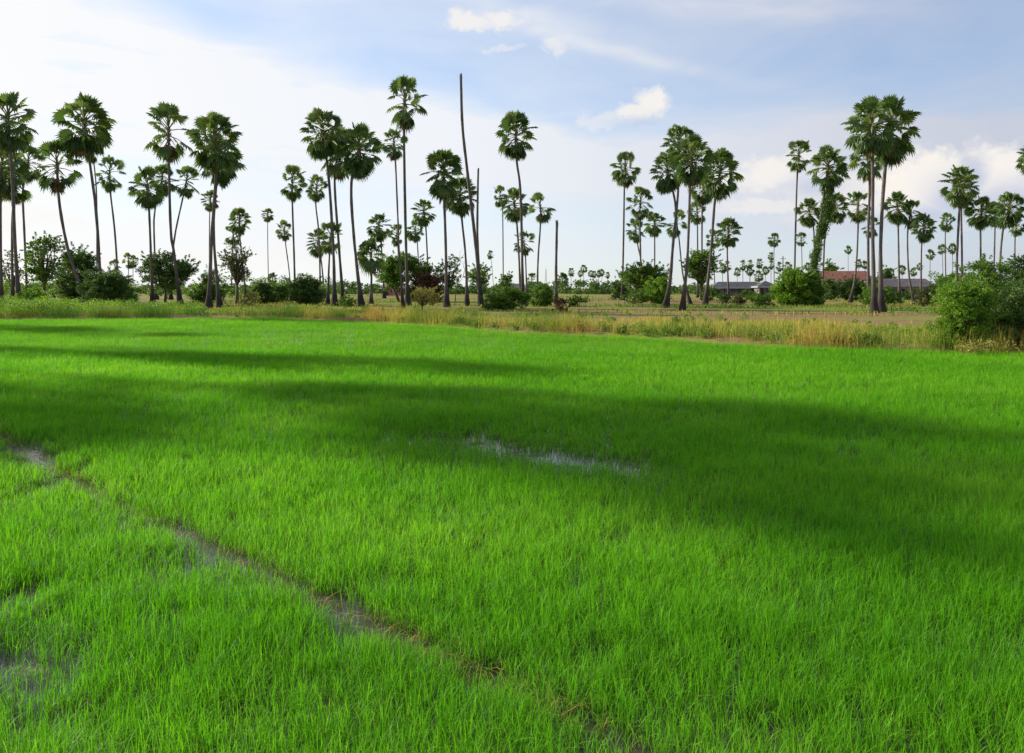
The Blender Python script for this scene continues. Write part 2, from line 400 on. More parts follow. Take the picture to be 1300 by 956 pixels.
def gpt(px, py):           # floor point under a photo pixel
    Y = F * CAMZ / (py - HZ); return ((px - 650) / F * Y, Y)
DITCH = np.array([gpt(-60, 540), gpt(0, 556), gpt(60, 592), gpt(130, 630), gpt(200, 668), gpt(330, 728), gpt(450, 790), gpt(560, 838), gpt(660, 880), gpt(760, 940), gpt(900, 1040)])
def dist_poly(P, L):
    best = np.full(len(P), 1e9)
    for a, b in zip(L[:-1], L[1:]):
        ab = b - a; t = (((P - a) @ ab) / (ab @ ab)).clip(0, 1)
        best = np.minimum(best, np.hypot(*(P - a - t[:, None] * ab).T))
    return best
SPARSE = []
for (px, py, rx, ry, k) in ((56, 584, 0.24, 0.60, .98), (68, 616, 0.14, 0.85, .99), (30, 570, .25, .6, .8), (18, 765, 0.20, 0.36, .90), (2, 850, 0.18, 0.34, .88), (62, 790, .10, .25, .8), (45, 880, .2, .18, .8), (235, 728, 0.36, 0.22, .72), (310, 752, 0.26, 0.20, .72),
                            (620, 568, 0.7, 0.5, .62), (735, 590, 0.55, 0.45, .74), (570, 558, 0.6, 0.45, .55), (805, 596, 0.35, 0.35, .6), (680, 580, .45, .45, .62), (60, 925, 0.3, 0.15, .7), (440, 810, .12, .2, .7), (610, 872, .12, .2, .7)):
    x, y = gpt(px, py); SPARSE.append((x, y, rx, ry, k))
def vnoise(P, s, seed):
    """cheap smooth value noise on numpy points"""
    Q = P * s + seed * 17.3; i = np.floor(Q).astype(np.int64); f = Q - i; f = f * f * (3 - 2 * f)
    def hsh(a, b):
        n = (a * 374761393 + b * 668265263 + seed * 1442695) & 0x7fffffff
        n = ((n ^ (n >> 13)) * 1274126177) & 0x7fffffff
        return (n % 10007) / 10007.0
    x0, y0 = i[:, 0], i[:, 1]
    return (hsh(x0, y0) * (1 - f[:, 0]) + hsh(x0 + 1, y0) * f[:, 0]) * (1 - f[:, 1]) + (hsh(x0, y0 + 1) * (1 - f[:, 0]) + hsh(x0 + 1, y0 + 1) * f[:, 0]) * f[:, 1]

D0 = 5200.0
def rice_density(Y): return D0 * np.minimum(1.0, (5.5 / Y)) ** 1.25
parts = []
bands = [(2.0, 5, 5), (5, 8, 4), (8, 12, 3), (12, 18, 2), (18, 28, 2), (28, 42, 1), (42, 62, 1)]
for (y0, y1, ns) in bands:
    mrg = 1.6
    xr0 = -0.68 * y1 - mrg; xr1 = 0.68 * y1 + mrg
    dm = rice_density(np.array([y0]))[0]
    per = 6.0                                     # leaves per plant
    cnt = int((xr1 - xr0) * (y1 - y0) * dm / per)
    P = np.stack([rng.uniform(xr0, xr1, cnt), rng.uniform(y0, y1, cnt)], 1)
    keep = rng.uniform(0, 1, cnt) < rice_density(P[:, 1]) / dm
    keep &= np.abs(P[:, 0]) < 0.68 * P[:, 1] + mrg
    keep &= P[:, 1] < edge_y(P[:, 0]) - 0.05 + rng.normal(0, 0.12, cnt)
    P = P[keep]
    dd = dist_poly(P, DITCH) + (vnoise(P, 1.4, 3) - 0.5) * 0.16
    pk = np.clip((dd - 0.00035 * P[:, 1] ** 2.25) / 0.07, 0.02, 1)
    for (sx_, sy_, rx, ry, k) in SPARSE:
        q = ((P[:, 0] - sx_) / rx) ** 2 + ((P[:, 1] - sy_) / ry) ** 2
        pk *= 1 - k * np.exp(-q ** 1.5)
    pk *= 0.62 + 0.6 * vnoise(P, 1.3, 5)
    pk *= np.where(vnoise(P, 2.6, 9) < 0.13, 0.35, 1.0)
    hk = np.ones(len(P))
    for (sx_, sy_, rx, ry, k) in SPARSE:
        hk *= 1 - 0.45 * k * np.exp(-((P[:, 0] - sx_) / (rx * 1.5)) ** 2 - ((P[:, 1] - sy_) / (ry * 1.3)) ** 2)
    dline = np.interp(P[:, 0], DITCH[::-1, 0] if DITCH[0, 0] > DITCH[-1, 0] else DITCH[:, 0], DITCH[::-1, 1] if DITCH[0, 0] > DITCH[-1, 0] else DITCH[:, 1])
    near = (P[:, 1] < dline)
    hk *= np.where(near, 1 - 0.26 * np.exp(-(dd / (0.10 * P[:, 1] * .55)) ** 2), 1.0)
    sel = rng.uniform(0, 1, len(P)) < pk
    P = P[sel]; hk = hk[sel]
    n = len(P); k = int(per)
    ph = 0.185 + 0.045 * vnoise(P, 0.6, 7) + 0.05 * (vnoise(P, 2.2, 8) - 0.5) + rng.normal(0, 0.014, n)
    ph = ph * hk
    pt = np.clip(0.45 + 0.5 * (vnoise(P, 0.5, 12) - 0.5) + rng.normal(0, 0.17, n), 0, 0.90)
    B = np.repeat(P, k, 0) + rng.normal(0, 1, (n * k, 2)) * (0.020 + 0.0016 * y0)
    hh = np.repeat(ph, k) * rng.uniform(0.5, 1.15, n * k)
    ln = np.abs(rng.normal(0.0, 0.34, n * k)) * hh + 0.01
    lodw = 0.0031 * (max(1.0, (y0 + y1) / 2 / 5.5)) ** 0.66
    ww = lodw * rng.uniform(0.7, 1.3, n * k)
    tn = np.clip(np.repeat(pt, k) + rng.normal(0, 0.1, n * k), 0, 0.93)
    strawp = np.repeat(np.where(dist_poly(P, DITCH) < 0.20, 0.16, 0.008), k)
    st = rng.uniform(0, 1, n * k) < strawp
    tn[st] = 1.0; hh[st] *= 0.75; ln[st] *= 1.6
    arch = rng.uniform(0, 1, n * k) < 0.16; ln[arch] = hh[arch] * rng.uniform(0.75, 1.25, arch.sum()); tn[arch] = np.clip(tn[arch] + .25, 0, .94)  # arched leaves tinted paler, painting the glints on their bends
    pos = np.column_stack([B, np.full(n * k, -0.005)])
    parts.append(blades(pos, hh, ww, ln, ns, rng, droop=0.38, tint=tn))
V, Fc, T, A = merge(parts)
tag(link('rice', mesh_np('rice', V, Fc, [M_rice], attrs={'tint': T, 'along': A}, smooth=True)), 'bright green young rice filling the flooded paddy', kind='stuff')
print('rice quads', len(Fc))

# dead straw lying along the wet gap
n = 420
ti = rng.uniform(0, 1, n) * (len(DITCH) - 2); i0 = ti.astype(int); fr = (ti - i0)[:, None]
B = DITCH[i0] * (1 - fr) + DITCH[i0 + 1] * fr + rng.normal(0, 0.09, (n, 2))
v, f, t, a = blades(np.column_stack([B, np.full(n, 0.005)]), rng.uniform(0.03, 0.12, n), rng.uniform(0.003, 0.006, n), rng.uniform(0.08, 0.25, n), 3, rng, tint=rng.uniform(0.5, 1, n))
tag(link('dead_straw', mesh_np('dead_straw', v, f, [M_verge], attrs={'tint': t, 'along': a})), 'brown dead straw littering the narrow wet gap through the rice', kind='stuff')

# tall grass on the bund and behind it
parts = []
def grass_patch(x0, x1, d0, d1, dens, hmin, hmax, w, tfun, lean=0.35, ns=3, keepf=None, dfall=None):
    cnt = int((x1 - x0) * (d1 - d0) * dens)
    X = rng.uniform(x0, x1, cnt); D = rng.uniform(d0, d1, cnt); P = np.stack([X, edge_y(X) + D], 1)
    m = np.abs(P[:, 0]) < 0.70 * P[:, 1] + 3
    cl = vnoise(P, 0.9, 21) * 0.6 + vnoise(P, 0.33, 22) * 0.4
    m &= rng.uniform(0, 1, cnt) < np.clip((cl - 0.22) * 2.2, 0.1, 1)
    if keepf is not None: m &= keepf(P)
    P = P[m]; cl = cl[m]; n = len(P)
    P = P + rng.normal(0, 0.05, (n, 2))
    h = rng.uniform(hmin, hmax, n) * (0.25 + 1.2 * cl)
    z = np.where((P[:, 1] - edge_y(P[:, 0])) < 3.2, 0.22 * np.exp(-(((P[:, 1] - edge_y(P[:, 0])) - 1.6) / 1.3) ** 2), 0.0) - 0.03
    parts.append(blades(np.column_stack([P, z]), h, rng.uniform(0.6, 1.4, n) * w, np.abs(rng.normal(0, lean, n)) * h + .03, ns, rng, tint=np.clip(tfun(P) + rng.normal(0, 0.13, n), 0, 1)))
def t_bund(P):
    base = np.interp(P[:, 0], [-40, -22, -16, -10, 0, 30], [0.03, 0.08, 0.30, 0.54, 0.54, 0.54])
    return base + 0.95 * (vnoise(P, 0.45, 31) - 0.5) + 0.45 * (vnoise(P, 2.1, 32) - 0.5)
grass_patch(-48, 32, 0.15, 3.0, 230, 0.25, 1.12, 0.013, t_bund, lean=.5, keepf=lambda P: (rng.uniform(0, 1, len(P)) < np.where(P[:, 0] > 12.5, .65, 1.0)) & (rng.uniform(0, 1, len(P)) < 0.25 + 1.1 * vnoise(P, 1.1, 41)))
grass_patch(-48, 32, -0.35, 0.3, 110, 0.15, 0.6, 0.012, lambda P: t_bund(P) - .1, lean=.7, keepf=lambda P: vnoise(P, 1.6, 44) > .5)
grass_patch(-48, 32, 2.6, 6.5, 75, 0.25, 0.75, 0.022, lambda P: t_bund(P) - 0.05)
grass_patch(-70, 60, 6.5, 26, 48, 0.15, 0.50, 0.030, lambda P: 0.38 + 0.6 * (vnoise(P, 0.13, 33) - 0.5), ns=2,
            keepf=lambda P: vnoise(P * np.array([0.3, 1.0]), 0.22, 35) > 0.42)
grass_patch(-120, 110, 26, 90, 4.5, 0.12, 0.5, 0.09, lambda P: 0.33 + 0.7 * (vnoise(P, 0.05, 36) - 0.5), ns=2,
            keepf=lambda P: vnoise(P * np.array([0.35, 1.0]), 0.10, 37) > 0.42)
grass_patch(-190, 190, 90, 210, 0.55, 0.15, 0.5, 0.2, lambda P: 0.30 + 0.7 * (vnoise(P, 0.03, 38) - 0.5), ns=2,
            keepf=lambda P: vnoise(P * np.array([0.35, 1.0]), 0.06, 39) > 0.42)
V, Fc, T, A = merge(parts)
# low green weeds scattered through the grass
tag(link('wild_grass', mesh_np('wild_grass', V, Fc, [M_verge], attrs={'tint': T, 'along': A})), 'tall yellow green and straw coloured grass on the bank behind the rice', kind='stuff')
print('grass quads', len(Fc))

# ------------------------------------------------------------------ palm crowns
def frame_for(az, el, roll):
    d = np.array([math.cos(el) * math.cos(az), math.cos(el) * math.sin(az), math.sin(el)])
    up = np.array([0, 0, 1.0])
    s = np.cross(up, d); s /= max(np.linalg.norm(s), 1e-6)
    u = np.cross(d, s)
    s2 = s * math.cos(roll) + u * math.sin(roll); u2 = -s * math.sin(roll) + u * math.cos(roll)
    return d, s2, u2
def fan(V, Fa, T, hub, d, s, u, rad, nseg, span, droop, tint, rg, grav):
    """one fan leaf: pleated inner plate and separate pointed tips that droop"""
    ang = np.linspace(-span, span, nseg + 1)
    rin = 0.64 * rad; base = len(V)
    V.append(hub); T.append(tint)
    for k, a in enumerate(ang):
        rr = rin * (1 - 0.12 * (abs(a) / span) ** 2)
        z = (0.05 if k % 2 else -0.05) * rad - 0.10 * rad * (abs(a) / span)
        V.append(hub + d * (math.cos(a) * rr) + s * (math.sin(a) * rr) + u * z); T.append(tint)
    for k in range(nseg):
        a = (ang[k] + ang[k + 1]) / 2 + rg.normal(0, 0.03)
        ro = rad * (1 - 0.22 * (abs(a) / span) ** 2) * rg.uniform(0.90, 1.08)
        p = hub + d * (math.cos(a) * ro) + s * (math.sin(a) * ro) - u * (0.22 * rad * (abs(a) / span))
        p = p + np.array([0, 0, -1.0]) * rad * droop * rg.uniform(0.6, 1.4)
        mid = hub + d * (math.cos(a) * ro * .8) + s * (math.sin(a) * ro * .8)
        i = len(V); V.append(p); T.append(min(tint + 0.12, 1.0))
        Fa.append((base, base + 1 + k, base + 2 + k)); Fa.append((base + 1 + k, i, base + 2 + k))
def make_crown(seed, n_leaf, el_lo, gapp, rad, Lp, n_dead, nseg=22, droop=0.09):
    rg = np.random.default_rng(seed)
    V = []; Fa = []; T = []; DV = []; DF = []; DT = []; stalk = MB()
    UP = np.array([0, 0, 1.0])
    for i in range(n_leaf):
        q = (i + 0.5) / n_leaf
        if rg.uniform() < gapp * (0.3 + 1.4 * math.sin(math.pi * q)): continue
        el = R(82 + (el_lo - 82) * q ** 0.85) + rg.normal(0, 0.13)
        az = i * 2.39996 + rg.normal(0, 0.25)
        bulge = 0.70 + 0.36 * math.sin(math.pi * min(1, q ** 0.8)) - 0.08 * q 
        L = Lp * bulge * rg.uniform(0.82, 1.12)
        z0 = 0.50 - 1.55 * q
        d, s, u = frame_for(az, el, 0)
        st = np.array([0, 0, z0]) + d * 0.08
        hub = np.array([0, 0, z0]) + d * L - UP * 0.08 * L * math.cos(el)
        d2 = d - UP * (0.25 + 0.25 * rg.uniform()) * (1.0 if el < 0.9 else 0.4); d2 /= np.linalg.norm(d2)
        s2 = np.cross(UP, d2); s2 /= np.linalg.norm(s2)
        tw = rg.normal(0, 0.65); u2 = np.cross(d2, s2)
        s3 = s2 * math.cos(tw) + u2 * math.sin(tw); u3 = np.cross(d2, s3)
        fan(V, Fa, T, hub, d2, s3, u3, rad * rg.uniform(0.85, 1.15), nseg, R(rg.uniform(120, 155)), droop + (0.12 if el < 0 else 0), float(np.clip(rg.normal(0.5 + 0.15 * math.sin(el), 0.22), 0, 1)), rg, 1)
        mid = (st + hub) / 2 + np.array([0, 0, 0.06 * L])
        stalk.tube([st, mid, hub], [0.055, 0.035, 0.022], n=4, cap=False)
    for i in range(n_dead):
        az = rg.uniform(0, 6.28); el = R(rg.uniform(-84, -58)); z0 = rg.uniform(-1.8, -0.9)
        d, s, u = frame_for(az, el, rg.normal(0, 0.3))
        L = rg.uniform(0.3, 0.8); hub = np.array([0, 0, z0]) + d * L + np.array([math.cos(az), math.sin(az), 0]) * 0.08
        fan(DV, DF, DT, hub, d, s, u, rad * rg.uniform(0.5, 0.8), 12, R(85), 0.25, float(rg.uniform(0, 1)), rg, 1)
    me = mesh_np('crown', V, Fa, [M_palm], attrs={'tint': T, 'along': np.ones(len(V))})
    dm = mesh_np('dead_fronds', DV, DF, [M_dead], attrs={'tint': DT, 'along': np.ones(len(DV))}) if DV else None
    for i in range(14):
        az = i * 2.4; zz = -1.25 + 0.11 * i
        stalk.tube([(0.10 * math.cos(az), 0.10 * math.sin(az), zz), (0.26 * math.cos(az), 0.26 * math.sin(az), zz + 0.28)], [0.07, 0.035], n=4)
    stalk.tube([(0, 0, -.1), (0, 0, .4)], [.13, .08], n=6)
    sm = stalk.mesh('leaf_stalks', [M_stalk])
    return me, sm, dm
# R_model ~ 2.6 m:  petiole 1.55 + fan 1.05
CROWNS = {
    'full':  [make_crown(s, 62, -72, 0.16, 0.97, 1.60, 10) for s in (1, 2, 3, 4)],
    'open':  [make_crown(s, 44, -74, 0.30, 0.97, 1.65, 9) for s in (11, 12, 13, 14)],
    'round': [make_crown(s, 52, -66, 0.17, 0.96, 1.58, 12) for s in (21, 22, 23)],
    'skirt': [make_crown(s, 38, -58, 0.22, 0.92, 1.55, 26) for s in (31, 32, 33)],
    'young': [make_crown(s, 26, -50, 0.12, 1.35, 1.35, 5, droop=0.35) for s in (41,)],
    'tiny':  [make_crown(s, 24, -50, 0.15, 1.15, 1.45, 5, nseg=9) for s in (51, 52)],
}

def catmull(P, n):
    P = [P[0] + (P[0] - P[1])] + list(P) + [P[-1] + (P[-1] - P[-2])]
    out = []
    for i in range(1, len(P) - 2):
        for k in range(n):
            t = k / n
            out.append(0.5 * ((2 * P[i]) + (-P[i-1] + P[i+1]) * t + (2*P[i-1] - 5*P[i] + 4*P[i+1] - P[i+2]) * t*t + (-P[i-1] + 3*P[i] - 3*P[i+1] + P[i+2]) * t**3))
    out.append(P[-2]); return out
def trunk_mesh(name, pts, r_top, r_mid, r_base, sides, step, flare=1.3, roots=True):
    """pts bottom -> top, local"""
    mb = MB()
    C = catmull([Vector(p) for p in pts], step)
    L = [0.0]
    for a, b in zip(C[:-1], C[1:]): L.append(L[-1] + (b - a).length)
    tot = L[-1]
    # refine the foot
    C2 = []; L2 = []
    for i, (p, l) in enumerate(zip(C, L)):
        C2.append(p); L2.append(l)
        if l < 2.0 and i + 1 < len(C):
            for k in (0.25, 0.5, 0.75): C2.append(p.lerp(C[i + 1], k)); L2.append(l + (L[i + 1] - l) * k)
    rad = []
    for l in L2:
        t = l / tot
        r = r_mid + (r_top - r_mid) * t
        r += (r_base - r_mid) * math.exp(-l / flare)
        r *= 1 + 0.05 * math.sin(l * 1.7) + 0.04 * math.sin(l * 0.53 + 1)
        rad.append(r)
    mb.tube(C2, rad, n=sides, wob=0.12)
    nring = len(C2); me = mb.mesh(name, [M_trunk], smooth=True)
    at_ = me.attributes.new('along', 'FLOAT', 'POINT')
    vals = []
    for l in L2: vals += [l / tot] * sides
    at_.data.foreach_set('value', np.array(vals, dtype=np.float32))
    return me

def palm(cx, cy, rp, style, pts, label, Y=None, group='sugar palms standing beyond the rice paddy', tilt=0.0):
    bx, by = pts[-1]
    if Y is None:
        Y = F * CAMZ / (by - HZ) if by >= 384 else F * 2.6 / rp
    rg = random.Random(int(cx * 31 + cy))
    base = Vector(((bx - 650) / F * Y, Y, 0))
    root = empty('palm_tree', base); tag(root, label, 'palm', group)
    W_ = []
    chain = [(cx, cy)] + list(pts[:-1])
    top = at(cx, cy, Y)
    for (px, py) in chain: W_.append(at(px, py, Y))
    W_.append(base - Vector((0, 0, 0.15)))
    W_ = W_[::-1]
    off = rg.uniform(-0.6, 0.6)
    loc = []
    for i, p in enumerate(W_):
        t = i / (len(W_) - 1); loc.append(p - base + Vector((0, off * math.sin(t * math.pi), 0)))
    sc = 1.16 * (rp * Y / F) / 2.6
    k = min(max(sc, 0.55), 1.2)
    far = rp < 9
    tm = trunk_mesh('trunk', loc, 0.13 * k, 0.160 * k, 0.46 * k, 6 if far else 10, 4 if far else 7)
    link('trunk', tm, root)
    vs = CROWNS[style]; cm, sm, dm = vs[rg.randrange(len(vs))]
    def place(nm, me, par):
        o_ = link(nm, me, par)
        return o_
    c = place('crown', cm, root)
    c.location = top - base; c.scale = (sc, sc, sc * rg.uniform(0.98, 1.10)); c.rotation_euler = (rg.uniform(-.08, .08), tilt + rg.uniform(-.06, .06), rg.uniform(0, 6.28))
    place('leaf_stalks', sm, c)
    if dm is not None and not far: 
        dfo = place('dead_fronds', dm, root); dfo.location = top - base; dfo.scale = c.scale; dfo.rotation_euler = (0, 0, rg.uniform(0, 6.28))
    return root

PALMS = [
 (10,150,31,'full',[(18,240),(20,300),(25,379)],'tallest palm at the left edge of the photo, crown cut by the frame'),
 (2,212,30,'full',[(3,272),(2,386)],'palm half cut off by the left edge, crown below the tallest edge palm'),
 (19,232,22,'skirt',[(15,290),(16,385)],'darker low crowned palm just behind the two palms at the left edge'),
 (36,205,20,'open',[(29,240),(31,300),(35,375)],'slim palm between the left edge group and the palm with the sharply leaning foot'),
 (72,208,27,'open',[(76,262),(88,322),(112,388)],'palm with a strongly curved trunk leaning left, its foot before the dark bush'),
 (107,156,34,'full',[(112,205),(121,279),(129,388)],'big shaggy palm above the dark bush, second tallest crown at left'),
 (117,188,14,'open',[(121,250),(123,375)],'small palm hidden behind the big shaggy palm over the dark bush'),
 (139,219,18,'open',[(140,245),(146,300),(151,372)],'slender lone palm between the big shaggy palm and the paired crowns'),
 (187,236,22,'round',[(190,270),(192,320),(194,386)],'round crowned palm in front of its twin beside the crossing trunks'),
 (206,226,17,'round',[(198,268),(197,300),(199,380)],'palm peeping out behind the round crowned palm beside the crossing trunks'),
 (214,165,30,'open',[(216,210),(219,293),(223,325),(229,387)],'tall palm with the higher crown of the two whose trunks cross'),
 (237,229,17,'open',[(231,255),(222,297),(218,335),(217,372)],'lower crowned palm leaning right whose trunk crosses the tall one'),
 (273,176,31,'full',[(272,230),(267,300),(265,393)],'left trunk of the thick pair sharing one large crown mass'),
 (279,200,27,'full',[(276,238),(273,300),(279,391)],'right trunk of the thick pair sharing one large crown mass, foot curving right'),
 (267,253,11,'round',[(266,290),(266,372)],'small far palm half hidden behind the thick pair of trunks'),
 (304,279,14,'round',[(305,305),(308,330),(312,375)],'slender palm standing in the sparse olive tree right of the thick pair'),
 (296,297,12,'skirt',[(294,330),(294,378)],'shorter thin palm in the sparse olive tree, left of a taller one'),
 (340,272,8,'round',[(340,300),(341,372)],'thin far palm with a small round crown, alone above the round bushes'),
 (361,291,11,'skirt',[(362,310),(366,340),(370,372)],'low thin leaning palm just left of the taller slim palm over the bushes'),
 (371,230,19,'open',[(371,260),(373,320),(375,375)],'slim palm standing behind the dark round bush'),
 (346,353,7,'young',[(346,362),(344,376)],'tiny low palm peeping over the round bushes'),
 (402,237,16,'skirt',[(401,260),(405,300),(407,378)],'small crowned palm just left of the big cluster of three crowns'),
 (409,166,27,'full',[(416,222),(422,311),(425,389)],'leftmost and highest crown of the big cluster of three palms'),
 (430,190,28,'full',[(425,230),(430,308),(436,386)],'middle palm of the big cluster of three crowns'),
 (456,188,28,'full',[(447,232),(450,300),(459,389)],'right palm of the big cluster of three, shaggy skirt, trunk bare'),
 (404,306,15,'round',[(409,340),(412,380)],'short palm left of another short one under the big cluster of three'),
 (420,300,18,'open',[(418,335),(416,386)],'short broad crowned palm growing beneath the big cluster of three'),
 (471,322,19,'young',[(471,345),(471,386)],'short stout palm with drooping fronds in the open grass gap'),
 (481,287,15,'round',[(484,305),(488,376)],'slim palm rising right behind the short stout palm with drooping fronds'),
 (514,128,28,'open',[(513,175),(515,293),(518,388)],'tallest crowned palm in the left half of the photo, straight trunk'),
 (500,180,17,'skirt',[(503,212),(506,276),(508,330),(512,392)],'palm with a small ragged crown touching the left of the tallest crowned one'),
 (538,268,15,'round',[(541,292),(545,374)],'upper of two small crowns right of the tallest crowned palm'),
 (527,292,12,'round',[(530,312),(533,374)],'lower of two small crowns right of the tallest crowned palm'),
 (504,297,11,'open',[(506,330),(507,374)],'small palm seen between the two closely set tall trunks'),
 (563,218,27,'full',[(564,255),(566,320),(567,390)],'full crowned palm with a black trunk foot left of the tallest bare trunk'),
 (584,246,22,'full',[(586,277),(591,329),(593,388)],'palm with its crown partly behind the full crowned one and the bare trunk'),
 (655,169,25,'round',[(656,205),(661,251),(664,372)],'tall palm with a ring shaped crown right of the two bare trunks'),
 (635,248,11,'open',[(638,268),(639,374)],'thin far palm under the ring shaped crown, leftmost there'),
 (653,257,19,'round',[(656,282),(659,330),(661,374)],'palm whose crown overlaps the trunk of the ring crowned palm'),
 (665,307,14,'open',[(667,325),(669,376)],'short palm low on the trunk of the ring crowned palm'),
 (686,262,17,'open',[(686,285),(683,330),(682,374)],'separate palm with a round crown right of the ring crowned palm'),
 (794,213,18,'round',[(793,240),(792,300),(790,378)],'lone very slim palm with a ball crown near the middle right'),
 (813,256,17,'open',[(812,280),(813,330),(814,378)],'palm just right of the lone ball crowned palm, upper of two'),
 (807,291,13,'skirt',[(809,308),(815,340),(817,378)],'palm with the lower leaning crown right of the lone ball crowned palm'),
 (831,283,14,'round',[(831,300),(831,378)],'short palm rising from the green trees, left of the large group'),
 (862,182,22,'full',[(861,245),(855,311),(852,350),(846,389)],'highest crown of the large group at centre right'),
 (847,216,22,'full',[(857,262),(853,311),(849,360),(843,391)],'leftmost crown of the large group, foot bending left at the soil'),
 (878,200,26,'full',[(875,250),(872,329),(866,394)],'front middle palm of the large group, foot spreading darkly'),
 (914,218,26,'full',[(908,255),(904,311),(900,350),(895,387)],'rightmost palm of the large group, shaggy crown, trunk leaning right'),
 (885,268,14,'skirt',[(885,290),(886,378)],'slim palm with a brown skirt seen between the trunks of the large group'),
 (893,238,17,'round',[(891,270),(891,378)],'palm tucked between the middle and rightmost crowns of the large group'),
 (859,282,15,'open',[(863,305),(868,350),(877,386)],'short palm with its crown behind the left trunks of the large group'),
 (925,293,16,'round',[(924,316),(925,378)],'small ball crowned palm before the grey roof'),
 (905,302,10,'open',[(906,320),(908,374)],'little far palm between the large group and the ball crowned one'),
 (1014,196,18,'open',[(1012,225),(1010,290),(1008,376)],'slim straight palm left of the vine covered one'),
 (1051,212,24,'full',[(1047,245),(1044,270),(1040,300),(1036,340),(1036,380)],'palm whose trunk is wrapped thickly in green vine'),
 (1027,268,16,'full',[(1032,295),(1035,377)],'palm crown left of and behind the vine covered trunk'),
 (1060,262,17,'full',[(1049,293),(1046,340),(1044,378)],'palm crown right of and behind the vine covered trunk'),
 (1089,261,17,'open',[(1089,285),(1086,345),(1079,384)],'palm with an open crown and leaning foot left of the tall right pair'),
 (1106,158,33,'full',[(1107,215),(1107,293),(1110,397)],'left palm of the tall right pair with nearly black feet'),
 (1131,162,34,'full',[(1123,222),(1118,311),(1119,396)],'right palm of the tall right pair with nearly black feet'),
 (1103,198,25,'skirt',[(1106,240),(1104,300),(1103,380)],'palm with its trunk just left behind the tall right pair'),
 (1106,287,12,'open',[(1107,310),(1107,374)],'little palm showing between the trunks of the tall right pair'),
 (1139,262,17,'full',[(1140,293),(1142,384)],'left crown of the three overlapping palms right of the tall pair'),
 (1156,270,16,'open',[(1153,298),(1155,351),(1161,384)],'middle crown of the three overlapping palms right of the tall pair'),
 (1173,288,15,'full',[(1171,310),(1170,359),(1168,387)],'right and lowest crown of the three overlapping palms right of the tall pair'),
 (1202,281,11,'skirt',[(1200,300),(1201,372)],'slim palm with a brown hanging skirt, left of the double trunk palm'),
 (1196,316,6,'tiny',[(1197,330),(1198,370)],'tiny palm under the slim brown skirted one, left'),
 (1209,315,6,'tiny',[(1209,330),(1209,370)],'tiny palm under the slim brown skirted one, right'),
 (1219,233,22,'round',[(1219,265),(1216,330),(1215,376)],'left of two joined trunks under a large round crown near the big bush'),
 (1222,240,18,'round',[(1221,266),(1222,330),(1221,376)],'right of two joined trunks under a large round crown near the big bush'),
 (1246,268,18,'full',[(1247,292),(1246,376)],'leftmost crown of the row above the big right bush'),
 (1263,270,14,'full',[(1261,297),(1261,376)],'middle crown squeezed in the row above the big right bush'),
 (1281,264,19,'full',[(1275,290),(1271,335),(1268,378)],'largest crown of the row above the big right bush'),
 (1290,284,12,'skirt',[(1289,312),(1289,374)],'palm with dead brown fronds at the right end of the row over the bush'),
 (1313,200,20,'full',[(1316,240),(1320,300),(1322,378)],'palm at the right frame edge, only leaf tips showing'),
 (1181,323,6,'tiny',[(1181,340),(1181,369)],'tiny far palm right of the brown walled shed roof'),
 (1077,317,5,'tiny',[(1077,330),(1077,369)],'tiny far palm above the red roof'),
 (983,304,8,'round',[(983,330),(983,371)],'small palm with a skirt rising high over the far palm belt'),
 (1017,303,8,'open',[(1018,330),(1018,371)],'small palm immediately right of the slim straight trunk by the vine'),
 (623,323,5,'tiny',[(625,345),(627,370)],'tiny far palm just right of the two bare trunks'),
 (163,330,8,'open',[(163,350),(163,374)],'small distant palm behind the slender lone palm, middle one of three'),
 (169,331,7,'round',[(169,350),(169,373)],'small distant palm left of the broad broken crowned tree, rightmost of three'),
 (146,338,8,'open',[(146,352),(146,373)],'small distant palm just above the dark bush, leftmost of three'),
 (675,354,7,'open',[(675,362),(675,372)],'low palm peeping between the two green bushes'),
 (714,354,8,'young',[(714,365),(714,376)],'low palm by the foot of the short bare trunk'),
 (725,345,5,'tiny',[(725,355),(725,370)],'tiny far palm nearest the short bare trunk, alone'),
]
for (cx, cy, rp, st, pts, lb) in PALMS: palm(cx, cy, rp, st, pts, lb)
# tiny palms of the far belts
TA = [(741,341,5.0),(737,347,4),(750,347,4),(754,348,4),(760,347,4.5),(764,346,4),(771,349,4)]
for (x, y, r) in TA: palm(x, y, r, 'tiny', [(x, 358), (x, 371)], 'tiny palm in the small row over the far woods left of the lone slim palm', Y=F * 2.3 / r if r != 5 else 420, group='tiny far palms in the small row')
TB = [(917,340,6),(924,337,6),(943,336,6),(952,335,5.5),(952,343,6),(964,334,5.5),(963,350,6.5),(936,345,5),(972,343,5),(979,336,5),(979,325,5),(990,338,5.5),(1000,338,6),(1026,338,5),(1090,334,5),(1098,336,5),(1131,346,5),(1145,342,5.5),(1160,345,5),(1168,338,4.5)]
for (x, y, r) in TB:
    lb, gp = ('tiny palm in the far belt of palms above the grey hipped roof', 'tiny far palms above the grey roof') if x < 1030 else ('tiny palm on the skyline behind the two long roofs at right', 'tiny far palms behind the right roofs')
    palm(x, y, r, 'tiny', [(x, 355), (x, 371)], lb, group=gp)
